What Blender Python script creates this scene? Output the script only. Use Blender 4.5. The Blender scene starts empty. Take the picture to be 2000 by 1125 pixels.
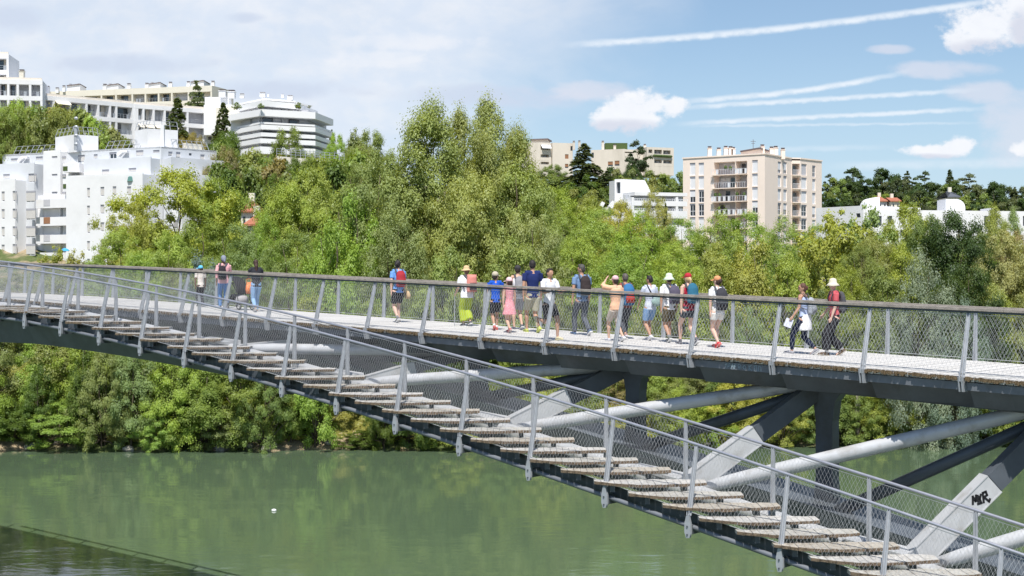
import bpy, math, random
import numpy as np
from mathutils import Vector, Matrix
R = math.radians
scene = bpy.context.scene
COL = scene.collection
rnd = random.Random(7)
# ------------------------------------------------------------------ camera
F = 2778.0          # focal length in photograph pixels (2000 wide)
HY = 530.0          # horizon line in the photograph
CZ = 12.0           # camera height over the water
cam_d = bpy.data.cameras.new('camera'); cam = bpy.data.objects.new('camera', cam_d); COL.objects.link(cam)
cam_d.sensor_width = 36.0; cam_d.lens = 36.0 * F / 2000.0
cam.location = (0, 0, CZ); cam.rotation_euler = (R(90), 0, 0)
cam_d.shift_y = -(562.5 - HY) / 2000.0
cam_d.clip_start = 0.5; cam_d.clip_end = 9000
scene.camera = cam
# ------------------------------------------------------------------ colour management
vs = scene.view_settings
vs.view_transform = 'Standard'; vs.look = 'None'; vs.gamma = 1.0; vs.use_curve_mapping = False
vs.exposure = 0.34
# ------------------------------------------------------------------ sun
SUN_EL, SUN_TRAVEL = 61.0, 87.0      # light travels towards this bearing (from +x, anticlockwise)
sd = bpy.data.lights.new('sun', 'SUN'); sd.energy = 5.0; sd.angle = R(0.53); sd.color = (1.0, 0.955, 0.89)
so = bpy.data.objects.new('sun', sd); COL.objects.link(so)
Ld = Vector((math.cos(R(SUN_TRAVEL)) * math.cos(R(SUN_EL)), math.sin(R(SUN_TRAVEL)) * math.cos(R(SUN_EL)), -math.sin(R(SUN_EL))))
so.rotation_euler = Ld.to_track_quat('-Z', 'Y').to_euler(); so.location = (0, -50, 120)
# ------------------------------------------------------------------ sky
world = bpy.data.worlds.new('World'); scene.world = world; world.use_nodes = True
wt = world.node_tree; wt.nodes.clear()
class NG:
    """tiny helper: chains math nodes"""
    def __init__(s, t): s.t = t
    def n(s, typ, **kw):
        q = s.t.nodes.new(typ)
        for k, v in kw.items(): setattr(q, k, v)
        return q
    def put(s, sock, v):
        if isinstance(v, (int, float)): sock.default_value = v
        elif isinstance(v, tuple): sock.default_value = v if len(v) == len(sock.default_value) else v + (1,)
        else: s.t.links.new(v, sock)
    def m(s, op, a, b=0.0, c=None, clamp=False):
        q = s.n('ShaderNodeMath', operation=op); q.use_clamp = clamp
        s.put(q.inputs[0], a); s.put(q.inputs[1], b)
        if c is not None: s.put(q.inputs[2], c)
        return q.outputs[0]
    def add(s, a, b): return s.m('ADD', a, b)
    def sub(s, a, b): return s.m('SUBTRACT', a, b)
    def mul(s, a, b): return s.m('MULTIPLY', a, b)
    def sstep(s, x, a, b, lo=0.0, hi=1.0):
        q = s.n('ShaderNodeMapRange'); q.interpolation_type = 'SMOOTHSTEP'
        s.put(q.inputs[0], x); q.inputs[1].default_value = a; q.inputs[2].default_value = b
        q.inputs[3].default_value = lo; q.inputs[4].default_value = hi
        return q.outputs[0]
    def mix(s, f, a, b, blend='MIX'):
        q = s.n('ShaderNodeMix', data_type='RGBA'); q.blend_type = blend
        s.put(q.inputs[0], f); s.put(q.inputs[6], a); s.put(q.inputs[7], b)
        return q.outputs[2]
    def noise(s, vec, scale, detail=4.0, rough=0.5, dist=0.0):
        q = s.n('ShaderNodeTexNoise'); 
        if vec is not None: s.put(q.inputs['Vector'], vec)
        q.inputs['Scale'].default_value = scale; q.inputs['Detail'].default_value = detail
        q.inputs['Roughness'].default_value = rough; q.inputs['Distortion'].default_value = dist
        return q.outputs['Fac']
    def xyz(s, x, y, z=0.0):
        q = s.n('ShaderNodeCombineXYZ'); s.put(q.inputs[0], x); s.put(q.inputs[1], y); s.put(q.inputs[2], z); return q.outputs[0]
g = NG(wt)
tc = g.n('ShaderNodeTexCoord'); sep = g.n('ShaderNodeSeparateXYZ'); wt.links.new(tc.outputs['Generated'], sep.inputs[0])
dx, dy, dz = sep.outputs
dyc = g.m('MAXIMUM', dy, 0.03)
# bearings in hundreds of photograph pixels, as angles on the sky over the far bank (clouds stand at fixed bearings)
ax = g.add(g.mul(g.m('DIVIDE', dx, dyc), 27.78), 10.0)
ay = g.sub(5.30, g.mul(g.m('DIVIDE', dz, dyc), 27.78))
front = g.mul(g.sstep(dy, 0.1, 0.4), g.sstep(dz, 0.55, 0.28))
sky = g.n('ShaderNodeTexSky'); sky.sky_type = 'NISHITA'; sky.sun_disc = False
sky.sun_elevation = R(SUN_EL); sky.sun_rotation = math.atan2(-Ld.x, -Ld.y)
sky.altitude = 200; sky.air_density = 1.0; sky.dust_density = 0.6; sky.ozone_density = 2.0
SK = 0.088
base = g.mix(1.0, sky.outputs[0], (0.90, 1.0, 1.08), 'MULTIPLY')
vec2 = g.xyz(ax, g.mul(ay, 2.2))
n1 = g.noise(vec2, 0.35, 6, 0.55, 0.4)
n2 = g.noise(g.xyz(ax, g.mul(ay, 1.6), 3.0), 1.3, 7, 0.55, 0.2)
n3 = g.noise(g.xyz(ax, g.mul(ay, 1.3), 7.0), 3.2, 6, 0.6)
plane = g.xyz(g.m('DIVIDE', dx, g.add(g.m('ABSOLUTE', dz), 0.12)), g.m('DIVIDE', dy, g.add(g.m('ABSOLUTE', dz), 0.12)))
nhi = g.noise(plane, 0.7, 5, 0.55, 0.5)
# high veil: thick on the left, open blue on the right
leftness = g.sstep(g.add(g.add(ax, g.mul(ay, 1.0)), g.mul(g.sub(n1, 0.5), 5.0)), 14.5, 9.0)
veil = g.mul(leftness, g.sstep(n1, 0.2, 0.7, 0.72, 0.96))
high = g.sstep(nhi, 0.48, 0.78, 0.0, 0.5)
back = g.mul(g.sub(1.0, front), high)
veil = g.add(g.mul(veil, front), back)
low = g.sstep(ay, 0.0, 4.2, 0.22, 0.58)            # paler towards the skyline
low = g.mul(low, front)
veilcol = g.mix(g.sstep(n2, 0.35, 0.7), (6.9, 7.55, 8.6), (7.8, 8.1, 8.7))
c = g.mix(low, base, (5.3, 6.9, 8.5))
c = g.mix(veil, c, veilcol)
# grey-blue underside patches in the veil (upper left)
def blob(cx, cy, rx, ry):
    ex = g.m('DIVIDE', g.sub(ax, cx), rx); ey = g.m('DIVIDE', g.sub(ay, cy), ry)
    return g.sub(1.0, g.add(g.mul(ex, ex), g.mul(ey, ey)))
def mx(lst):
    o = lst[0]
    for q in lst[1:]: o = g.m('MAXIMUM', o, q)
    return o
grey = mx([blob(0.3, 0.35, 0.8, 0.35), blob(2.4, 1.25, 1.9, 0.25), blob(4.7, 0.35, 0.5, 0.14), blob(5.5, 1.75, 2.0, 0.26), blob(9.6, 1.9, 2.2, 0.3)])
gm = g.mul(g.sstep(g.add(grey, g.mul(g.sub(n2, 0.5), 2.6)), 0.0, 1.1), 0.8)
c = g.mix(g.mul(gm, front), c, (5.6, 6.35, 7.75))
gwh = mx([blob(8.0, 0.8, 1.8, 0.22), blob(7.4, 1.15, 1.2, 0.2)])
c = g.mix(g.mul(g.sstep(g.add(gwh, g.mul(g.sub(n2, 0.5), 2.4)), 0.0, 1.0), g.mul(front, 0.5)), c, (8.1, 8.3, 8.8))
# thin pinkish grey cloud on the right
thin = mx([blob(18.4, 1.36, 1.1, 0.2), blob(19.2, 1.8, 0.75, 0.25), blob(11.6, 1.78, 1.2, 0.22), blob(19.9, 2.5, 0.9, 0.8), blob(17.4, 0.95, 0.5, 0.12)])
tm = g.mul(g.sstep(g.add(thin, g.mul(g.sub(n2, 0.5), 2.2)), -0.1, 0.9), 0.6)
c = g.mix(g.mul(tm, front), c, (7.0, 7.1, 7.95))
# contrails
def trail(a, b, cc, x0, x1, w, strength):
    # y = a + b*(x-x0) + cc*(x-x0)^2
    t = g.sub(ax, x0)
    y = g.add(a, g.add(g.mul(t, b), g.mul(g.mul(t, t), cc)))
    y = g.add(y, g.mul(g.sub(n3, 0.5), 0.09))
    d = g.m('ABSOLUTE', g.sub(ay, y))
    m_ = g.sstep(d, w * 1.15, w * 0.1)
    m_ = g.mul(m_, g.mul(g.sstep(ax, x0 - 0.4, x0 + 0.8), g.sstep(ax, x1 + 0.7, x1 - 0.9)))
    return g.mul(g.mul(m_, min(1.0, strength * 1.15)), g.sstep(n3, 0.25, 0.65, 0.55, 1.0))
tr = mx([trail(0.87, -0.05, -0.0068, 11.2, 19.4, 0.09, 0.8), trail(1.97, -0.045, -0.02, 13.4, 17.4, 0.075, 0.8),
         trail(2.10, -0.061, 0.0, 13.4, 18.7, 0.065, 0.72), trail(2.41, -0.05, 0.0, 13.4, 18.9, 0.06, 0.72),
         trail(2.46, -0.01, 0.0, 13.6, 18.8, 0.035, 0.4), trail(2.92, -0.015, 0, 14.5, 17.2, 0.07, 0.25), trail(3.25, -0.02, 0, 16.3, 20.5, 0.12, 0.35)])
c = g.mix(g.mul(tr, front), c, (7.8, 8.4, 9.1))
# cumulus
cum = mx([blob(12.3, 2.2, 0.72, 0.42), blob(12.65, 1.98, 0.5, 0.36), blob(11.9, 2.35, 0.5, 0.24), blob(13.15, 2.1, 0.33, 0.24),
          blob(19.3, 0.55, 0.95, 0.5), blob(19.9, 0.2, 0.75, 0.75), blob(18.8, 0.75, 0.5, 0.3),
          blob(18.3, 2.95, 0.75, 0.16), blob(18.7, 2.82, 0.4, 0.22), blob(20.0, 2.9, 0.3, 0.18)])
n4 = g.noise(g.xyz(ax, g.mul(ay, 1.2), 11.0), 7.0, 6, 0.65)
cm = g.sstep(g.add(cum, g.add(g.mul(g.sub(n2, 0.5), 1.9), g.add(g.mul(g.sub(n3, 0.5), 1.5), g.mul(g.sub(n4, 0.5), 0.8)))), -0.05, 0.75)
under = mx([blob(12.1, 2.52, 0.9, 0.2), blob(19.3, 0.98, 0.9, 0.22), blob(18.2, 3.1, 0.8, 0.1), blob(19.95, 0.55, 0.25, 0.4)])
um = g.sstep(g.add(under, g.mul(g.sub(n3, 0.5), 1.2)), -0.5, 0.9)
ccol = g.mix(um, g.mix(n3, (7.9, 8.1, 8.7), (9.2, 9.3, 9.5)), (6.6, 6.8, 7.7))
c = g.mix(g.mul(g.mul(cm, 0.93), front), c, ccol)
bgn = g.n('ShaderNodeBackground'); g.put(bgn.inputs[0], c); bgn.inputs[1].default_value = SK
wo = g.n('ShaderNodeOutputWorld'); wt.links.new(bgn.outputs[0], wo.inputs[0])
world.cycles.sampling_method = 'MANUAL'; world.cycles.sample_map_resolution = 512

# ------------------------------------------------------------------ helpers
def P(sx, sy, d):
    """point at depth d seen at photograph pixel (sx, sy)"""
    return Vector(((sx - 1000.0) / F * d, d, CZ + (HY - sy) / F * d))
def tag(o, label=None, cat=None, group=None, kind=None):
    if label: o['label'] = label
    if cat: o['category'] = cat
    if group: o['group'] = group
    if kind: o['kind'] = kind
    return o
def empty(name, loc=(0, 0, 0), rz=0.0, parent=None):
    o = bpy.data.objects.new(name, None); COL.objects.link(o); o.location = loc; o.rotation_euler = (0, 0, rz)
    o.empty_display_size = 0.3
    if parent: o.parent = parent
    return o
class MB:
    def __init__(s): s.v = []; s.f = []; s.mi = []
    def poly(s, pts, m=0):
        i = len(s.v); s.v += [tuple(p) for p in pts]; s.f.append(tuple(range(i, i + len(pts)))); s.mi.append(m)
    def hexa(s, b, t, m=0):
        """b, t : 4 bottom, 4 top points (counter-clockwise from above)"""
        i = len(s.v); s.v += [tuple(p) for p in b] + [tuple(p) for p in t]
        for f in ((3, 2, 1, 0), (4, 5, 6, 7), (0, 1, 5, 4), (1, 2, 6, 5), (2, 3, 7, 6), (3, 0, 4, 7)):
            s.f.append(tuple(i + k for k in f)); s.mi.append(m)
    def box(s, x0, x1, y0, y1, z0, z1, m=0):
        s.hexa([(x0, y0, z0), (x1, y0, z0), (x1, y1, z0), (x0, y1, z0)], [(x0, y0, z1), (x1, y0, z1), (x1, y1, z1), (x0, y1, z1)], m)
    def beam(s, a, b, w, h, m=0, up=Vector((0, 0, 1)), w2=None, h2=None):
        """rectangular bar a->b, w sideways, h along up"""
        a = Vector(a); b = Vector(b); d = (b - a).normalized(); sd_ = d.cross(up)
        if sd_.length < 1e-5: sd_ = Vector((1, 0, 0))
        sd_.normalize(); u = sd_.cross(d).normalized()
        w2 = w if w2 is None else w2; h2 = h if h2 is None else h2
        A = [a + sd_ * (w / 2 * i) + u * (h / 2 * j) for i, j in ((-1, -1), (1, -1), (1, 1), (-1, 1))]
        B = [b + sd_ * (w2 / 2 * i) + u * (h2 / 2 * j) for i, j in ((-1, -1), (1, -1), (1, 1), (-1, 1))]
        i = len(s.v); s.v += [tuple(p) for p in A + B]
        for f in ((0, 1, 2, 3), (7, 6, 5, 4), (1, 0, 4, 5), (2, 1, 5, 6), (3, 2, 6, 7), (0, 3, 7, 4)):
            s.f.append(tuple(i + k for k in f)); s.mi.append(m)
    def tube(s, pts, rads, seg=8, m=0, cap=True, flat=None):
        """loft of rings along pts; rads: float, list or list of (a, b)"""
        pts = [Vector(p) for p in pts]; n = len(pts)
        if isinstance(rads, (int, float)): rads = [rads] * n
        base = len(s.v); ref = None
        for k in range(n):
            d = (pts[min(k + 1, n - 1)] - pts[max(k - 1, 0)])
            d = d.normalized() if d.length > 1e-9 else Vector((0, 0, 1))
            if flat is not None: r_ = Vector(flat)
            else: r_ = ref if ref is not None else (Vector((1, 0, 0)) if abs(d.x) < 0.9 else Vector((0, 1, 0)))
            a = (r_ - d * r_.dot(d)).normalized(); ref = a; b = d.cross(a)
            ra, rb = rads[k] if isinstance(rads[k], (tuple, list)) else (rads[k], rads[k])
            for q in range(seg):
                t = 2 * math.pi * q / seg
                s.v.append(tuple(pts[k] + a * (ra * math.cos(t)) + b * (rb * math.sin(t))))
        for k in range(n - 1):
            for q in range(seg):
                q2 = (q + 1) % seg
                s.f.append((base + k * seg + q, base + k * seg + q2, base + (k + 1) * seg + q2, base + (k + 1) * seg + q)); s.mi.append(m)
        if cap:
            s.f.append(tuple(base + q for q in reversed(range(seg)))); s.mi.append(m)
            s.f.append(tuple(base + (n - 1) * seg + q for q in range(seg))); s.mi.append(m)
    def prism(s, poly, z0, z1, m=0):
        n = len(poly); i = len(s.v)
        s.v += [(p[0], p[1], z0) for p in poly] + [(p[0], p[1], z1) for p in poly]
        s.f.append(tuple(i + k for k in reversed(range(n)))); s.mi.append(m)
        s.f.append(tuple(i + n + k for k in range(n))); s.mi.append(m)
        for k in range(n):
            k2 = (k + 1) % n; s.f.append((i + k, i + k2, i + n + k2, i + n + k)); s.mi.append(m)
    def ell(s, c, r, seg=12, rings=8, m=0):
        c = Vector(c); r = r if isinstance(r, (tuple, list)) else (r, r, r); base = len(s.v)
        for j in range(1, rings):
            ph = math.pi * j / rings
            for q in range(seg):
                t = 2 * math.pi * q / seg
                s.v.append((c.x + r[0] * math.sin(ph) * math.cos(t), c.y + r[1] * math.sin(ph) * math.sin(t), c.z + r[2] * math.cos(ph)))
        top = len(s.v); s.v.append((c.x, c.y, c.z + r[2])); bot = len(s.v); s.v.append((c.x, c.y, c.z - r[2]))
        for j in range(rings - 2):
            for q in range(seg):
                q2 = (q + 1) % seg
                s.f.append((base + j * seg + q2, base + j * seg + q, base + (j + 1) * seg + q, base + (j + 1) * seg + q2)); s.mi.append(m)
        for q in range(seg):
            q2 = (q + 1) % seg
            s.f.append((top, base + q, base + q2)); s.mi.append(m)
            s.f.append((bot, base + (rings - 2) * seg + q2, base + (rings - 2) * seg + q)); s.mi.append(m)
    def mesh(s, name, mats, smooth=False):
        me = bpy.data.meshes.new(name); me.from_pydata(s.v, [], s.f)
        for m_ in (mats if isinstance(mats, (list, tuple)) else [mats]): me.materials.append(m_)
        if s.mi: me.polygons.foreach_set('material_index', s.mi)
        if smooth: me.polygons.foreach_set('use_smooth', [True] * len(s.f))
        me.update(); return me
    def build(s, name, mats, parent=None, smooth=False, loc=None):
        o = bpy.data.objects.new(name, s.mesh(name, mats, smooth)); COL.objects.link(o)
        if parent: o.parent = parent
        if loc is not None: o.location = loc
        return o
def inst(name, me, parent=None, loc=(0, 0, 0), rot=(0, 0, 0), scale=(1, 1, 1)):
    o = bpy.data.objects.new(name, me); COL.objects.link(o)
    if parent: o.parent = parent
    o.location = loc; o.rotation_euler = rot; o.scale = scale
    return o
def copy_tree(o, parent=None):
    c_ = o.copy(); COL.objects.link(c_); c_.parent = parent
    for ch in list(o.children): copy_tree(ch, c_)
    return c_
# ------------------------------------------------------------------ materials
MC = {}
def mat(name, col, rough=0.7, metal=0.0, var=0.12, scale=6.0, bump=0.0, bscale=40.0, spec=0.4, dirt=None, dscale=1.5, coords='Object', stretch=None):
    if name in MC: return MC[name]
    m_ = bpy.data.materials.new(name); m_.use_nodes = True; t = m_.node_tree; q = NG(t)
    b = t.nodes['Principled BSDF']; tcn = q.n('ShaderNodeTexCoord'); v = tcn.outputs[coords]
    if stretch:
        mp = q.n('ShaderNodeMapping'); mp.inputs['Scale'].default_value = stretch; t.links.new(v, mp.inputs[0]); v = mp.outputs[0]
    nz = q.noise(v, scale, 5, 0.6)
    k = q.sstep(nz, 0.25, 0.75, 1 - var, 1 + var)
    cc = q.mix(1.0, col, q.xyz(k, k, k), 'MULTIPLY')
    if dirt:
        nd = q.noise(v, dscale, 6, 0.65)
        cc = q.mix(q.mul(q.sstep(nd, 0.48, 0.72), dirt[3] if len(dirt) > 3 else 0.6), cc, dirt[:3])
    t.links.new(cc, b.inputs['Base Color'])
    b.inputs['Roughness'].default_value = rough; b.inputs['Metallic'].default_value = metal
    b.inputs['Specular IOR Level'].default_value = spec
    if bump > 0:
        bn = q.n('ShaderNodeBump'); bn.inputs['Strength'].default_value = bump; bn.inputs['Distance'].default_value = 0.02
        t.links.new(q.noise(v, bscale, 4, 0.6), bn.inputs['Height']); t.links.new(bn.outputs[0], b.inputs['Normal'])
    MC[name] = m_; return m_
# ================================================================== terrain and water
T_S = [-2600, -800, 0, 300, 600, 1000, 1300, 1600, 2000, 2800, 4600]
T_D = [80, 93, 95, 97.5, 101, 108, 118, 135, 180, 225, 262, 300, 345, 400, 450, 520, 700, 1200, 3000, 7000]
T_Z = {80: [-2.5] * 11, 93: [-0.7] * 11, 95: [0.0] * 11, 97.5: [1.3] * 11,
       101: [2.8, 2.8, 2.6, 2.4, 2.8, 3.0, 2.6, 2.6, 3.0, 3.0, 3.0],
       108: [4.4] * 11, 118: [5.4] * 11, 135: [6.2] * 11, 180: [8] * 11,
       225: [12, 12, 12, 12, 12, 11, 10, 10, 10, 10, 10],
       262: [26, 26, 25, 22, 17, 15, 12, 11, 11, 12, 12],
       300: [40, 40, 38, 33, 27, 22, 17, 14, 13, 16, 16],
       345: [48, 48, 45, 40, 33, 29, 25, 18, 16, 20, 22],
       400: [50, 50, 46, 42, 36, 36, 33, 26, 24, 26, 28],
       450: [50, 50, 46, 42, 37, 40, 38, 32, 29, 30, 32],
       520: [50, 50, 46, 42, 38, 40, 39, 34, 32, 34, 36],
       700: [48, 48, 44, 40, 36, 38, 38, 34, 32, 34, 36],
       1200: [40] * 11, 3000: [20] * 11, 7000: [10] * 11}
TZ = np.array([T_Z[d] for d in T_D], float)
def shore(sx): return float(np.interp(sx, [0, 300, 700, 1000, 1400, 2000], [0.0, -0.2, 0.9, 0.4, 2.3, 3.6])) + 0.35 * math.sin(sx * 0.021) + 0.2 * math.sin(sx * 0.057)
def ground_z(x, y):
    d = max(y, 10.0); sx = 1000 + F * x / d
    de = d - shore(min(max(sx, -500), 2500)) * max(0.0, min(1.0, (140 - d) / 35.0))
    j = int(np.searchsorted(T_D, de)) - 1; j = max(0, min(len(T_D) - 2, j)); t = (de - T_D[j]) / (T_D[j + 1] - T_D[j]); t = max(0, min(1, t))
    a = np.interp(sx, T_S, TZ[j]); b = np.interp(sx, T_S, TZ[j + 1])
    return float(a * (1 - t) + b * t)
def build_ground():
    cols = np.concatenate([np.linspace(-2600, -200, 24), np.linspace(-160, 2160, 150), np.linspace(2200, 4600, 24)])
    rows = np.concatenate([np.linspace(80, 92, 4), np.linspace(93, 125, 44), np.linspace(128, 300, 40), np.linspace(306, 520, 28), np.array([560, 620, 700, 850, 1000, 1200, 1600, 2200, 3000, 4500, 7000])])
    V = []; rr = random.Random(3)
    for d in rows:
        for s in cols:
            x = (s - 1000) / F * d; z = ground_z(x, d)
            if 96 < d < 500: z += 0.22 * math.sin(x * 0.9 + d * 0.7) * math.cos(d * 0.55 - x * 0.31) + rr.uniform(-0.12, 0.12)
            V.append((x, d, z))
    nc = len(cols); Fc = [(r_ * nc + c_, r_ * nc + c_ + 1, (r_ + 1) * nc + c_ + 1, (r_ + 1) * nc + c_) for r_ in range(len(rows) - 1) for c_ in range(nc - 1)]
    me = bpy.data.meshes.new('ground'); me.from_pydata(V, [], Fc)
    m_ = bpy.data.materials.new('ground_soil'); m_.use_nodes = True; t = m_.node_tree; q = NG(t); b = t.nodes['Principled BSDF']
    v = q.n('ShaderNodeTexCoord').outputs['Object']
    n_ = q.noise(v, 0.16, 7, 0.6); n2_ = q.noise(v, 1.4, 6, 0.65)
    grass = q.mix(n2_, (0.035, 0.06, 0.012), (0.12, 0.15, 0.04)); soil = q.mix(n2_, (0.20, 0.15, 0.09), (0.42, 0.34, 0.22))
    t.links.new(q.mix(q.sstep(n_, 0.47, 0.60), grass, soil), b.inputs['Base Color']); b.inputs['Roughness'].default_value = 0.95
    bn = q.n('ShaderNodeBump'); bn.inputs['Strength'].default_value = 0.8; bn.inputs['Distance'].default_value = 0.2
    t.links.new(q.noise(v, 3.0, 6, 0.65), bn.inputs['Height']); t.links.new(bn.outputs[0], b.inputs['Normal'])
    me.materials.append(m_); me.polygons.foreach_set('use_smooth', [True] * len(Fc)); me.update()
    o = bpy.data.objects.new('ground', me); COL.objects.link(o); o['kind'] = 'structure'
build_ground()
def build_water():
    nx, ny = 60, 60
    V = [(-900 + 1800 * i / nx, -60 + 163 * j / ny, 0.0) for j in range(ny + 1) for i in range(nx + 1)]
    Fc = [(j * (nx + 1) + i, j * (nx + 1) + i + 1, (j + 1) * (nx + 1) + i + 1, (j + 1) * (nx + 1) + i) for j in range(ny) for i in range(nx)]
    me = bpy.data.meshes.new('river_water'); me.from_pydata(V, [], Fc)
    m_ = bpy.data.materials.new('river_water'); m_.use_nodes = True; t = m_.node_tree; q = NG(t); b = t.nodes['Principled BSDF']
    v = q.n('ShaderNodeTexCoord').outputs['Object']
    mp = q.n('ShaderNodeMapping'); mp.inputs['Scale'].default_value = (0.5, 1.0, 1.0); t.links.new(v, mp.inputs[0]); vv = mp.outputs[0]
    nb = q.noise(vv, 0.05, 4, 0.5)
    t.links.new(q.mix(nb, (0.074, 0.114, 0.066), (0.092, 0.134, 0.076)), b.inputs['Base Color'])
    b.inputs['Roughness'].default_value = 0.055; b.inputs['IOR'].default_value = 1.333; b.inputs['Specular IOR Level'].default_value = 0.52
    h = q.add(q.mul(q.noise(vv, 0.35, 3, 0.5, 0.6), 0.042), q.add(q.mul(q.noise(vv, 1.7, 3, 0.5, 0.4), 0.011), q.mul(q.noise(vv, 7.0, 2, 0.5), 0.0025)))
    patch = q.sstep(q.noise(vv, 0.07, 3, 0.5, 0.8), 0.35, 0.7, 0.3, 0.8)
    bn = q.n('ShaderNodeBump'); bn.inputs['Strength'].default_value = 1.0; bn.inputs['Distance'].default_value = 1.0
    t.links.new(q.mul(h, patch), bn.inputs['Height']); t.links.new(bn.outputs[0], b.inputs['Normal'])
    me.materials.append(m_); me.update()
    o = bpy.data.objects.new('river_water', me); COL.objects.link(o); o['kind'] = 'structure'
build_water()
ORD = 'first second third fourth fifth sixth seventh eighth ninth tenth eleventh twelfth thirteenth fourteenth fifteenth sixteenth seventeenth eighteenth nineteenth twentieth'.split() + ['twenty-' + w_ for w_ in 'first second third fourth fifth sixth seventh eighth ninth'.split()] + ['thirtieth'] + ['thirty-' + w_ for w_ in 'first second third fourth fifth sixth seventh eighth ninth'.split()] + ['fortieth'] + ['forty-' + w_ for w_ in 'first second third fourth fifth sixth seventh eighth ninth'.split()]
def ordw(i, n): return ORD[min(i, len(ORD) - 1)]
# stones along the waterline
stone_m = mat('river_stone', (0.30, 0.28, 0.24), 0.9, var=0.35, scale=2.0, bump=0.6, bscale=8)
def rock_mesh(seed):
    q = MB(); q.ell((0, 0, 0), (0.5, 0.4, 0.32), 9, 6); rr = random.Random(seed)
    q.v = [(x * rr.uniform(0.8, 1.2), y * rr.uniform(0.8, 1.2), z * rr.uniform(0.75, 1.2)) for x, y, z in q.v]
    return q.mesh('boulder', stone_m)
rocks = [rock_mesh(i) for i in range(4)]
ROCKS = [(62, 1.3), (110, .5), (232, .8), (250, 1.0), (430, 1.2), (445, .7), (488, .9), (520, 1.3), (535, .6), (640, .7), (846, .9), (868, .7), (1380, .7), (1395, .5), (1540, .6), (1838, .6), (1845, .8), (1720, .5)]
ROCKS.sort()
for i, (sx, w) in enumerate(ROCKS):
    d = 95.0 + shore(sx) + rnd.uniform(0.0, 0.9); x = (sx - 1000) / F * d
    o = inst('boulder', rocks[i % 4], None, (x, d, ground_z(x, d) + 0.12), (0, 0, rnd.uniform(0, 6)), (w * .8, w * .7, w * .75))
    tag(o, '%s grey boulder at the far waterline, %s from the left' % ('larger' if w > .85 else 'small', ordw(i, len(ROCKS))), 'rock', 'boulders along the far waterline')
# white scrap floating on the river
q = MB(); q.ell((0, 0, 0), (0.13, 0.09, 0.07), 8, 5)
o = q.build('floating_bottle', mat('white_plastic', (0.8, 0.8, 0.8), 0.4), loc=P(535, 998, CZ * F / 468)); o.location.z = 0.04
tag(o, 'small white plastic scrap floating on the green river left of centre', 'litter')
q = MB()
# ================================================================== footbridge
DIR = Vector((-0.7540, 0.6569, 0)); NOR = Vector((0.6569, 0.7540, 0)); P0 = Vector((8.553, 27.0, 0))
def on_line(o, sx):
    k = (sx - 1000) / F
    t = (k * (P0.y + o * NOR.y) - P0.x - o * NOR.x) / (DIR.x - k * DIR.y)
    return t, P0.y + t * DIR.y + o * NOR.y
def curve(o, pts, deg=3):
    T = []; Z = []
    for sx, sy in pts:
        t, d = on_line(o, sx); T.append(t); Z.append(CZ - (sy - HY) * d / F)
    c_ = np.polyfit(T, Z, deg); t0, t1 = min(T), max(T); dc = np.polyder(c_)
    def f(t):
        if t < t0: return float(np.polyval(c_, t0) + (t - t0) * np.polyval(dc, t0))
        if t > t1: return float(np.polyval(c_, t1) + (t - t1) * np.polyval(dc, t1) * 0.5)
        return float(np.polyval(c_, t))
    return f
z_deck = curve(0.0, [(0, 582), (300, 605), (715, 641), (818, 649), (1080, 667), (1342, 690), (1503, 702), (1678, 717), (1880, 735), (2000, 744)])
z_rail = curve(0.30, [(0, 510), (261, 523), (500, 532), (700, 542), (918, 554), (1100, 564), (1300, 574.5), (1527, 583), (1708, 593), (2000, 605)])
z_st = curve(-2.75, [(26, 606), (76, 617), (128, 627), (180, 639), (226, 650), (274, 663), (327, 675), (375, 689), (427, 703), (482, 717), (547, 734), (592, 748), (693, 781), (746, 801), (802, 818), (859, 836), (919, 857), (977, 875), (1035, 895), (1095, 918), (1160, 938), (1227, 960), (1294, 984), (1365, 1011), (1445, 1034), (1510, 1060), (1582, 1088), (1659, 1114)])
z_rn = curve(-2.45, [(0, 518), (187, 551), (373, 589), (560, 631), (700, 670), (787, 691), (973, 747), (1160, 807), (1300, 849), (1475, 904), (1650, 963.5), (1825, 1026), (2000, 1082)])
z_rf = curve(-1.2, [(0, 510), (187, 538), (373, 570), (560, 611), (700, 645), (787, 669), (973, 718), (1160, 768), (1300, 807), (1475, 862), (1650, 916), (1825, 974), (2000, 1025)])
def B(t, o, z): p = P0 + DIR * t + NOR * o; return Vector((p.x, p.y, z))
T_END = 66.0
steel = mat('galvanised_steel', (0.40, 0.42, 0.45), 0.5, 0.25, 0.10, 9, 0.05, spec=0.5, dirt=(0.28, 0.29, 0.30, 0.4), dscale=3)
steel_rail = mat('handrail_steel', (0.36, 0.37, 0.42), 0.36, 0.45, 0.08, 6, spec=0.5)
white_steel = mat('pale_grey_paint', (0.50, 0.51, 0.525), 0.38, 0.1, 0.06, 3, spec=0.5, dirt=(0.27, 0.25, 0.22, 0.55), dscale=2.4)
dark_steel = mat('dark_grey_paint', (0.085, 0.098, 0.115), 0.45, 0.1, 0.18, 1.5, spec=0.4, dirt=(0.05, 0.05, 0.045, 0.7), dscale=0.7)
edge_steel = mat('edge_beam_steel', (0.17, 0.185, 0.21), 0.5, 0.2, 0.12, 2, dirt=(0.10, 0.10, 0.10, 0.5), dscale=1.5)
wire_m = mat('stainless_wire', (0.55, 0.56, 0.57), 0.4, 0.4, 0.05)
def wood(name, col, dark, dirt_amt=0.7):
    return mat(name, col, 0.9, 0, 0.22, 7, 0.5, 60, spec=0.2, dirt=dark + (dirt_amt,), dscale=5.0)
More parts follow.
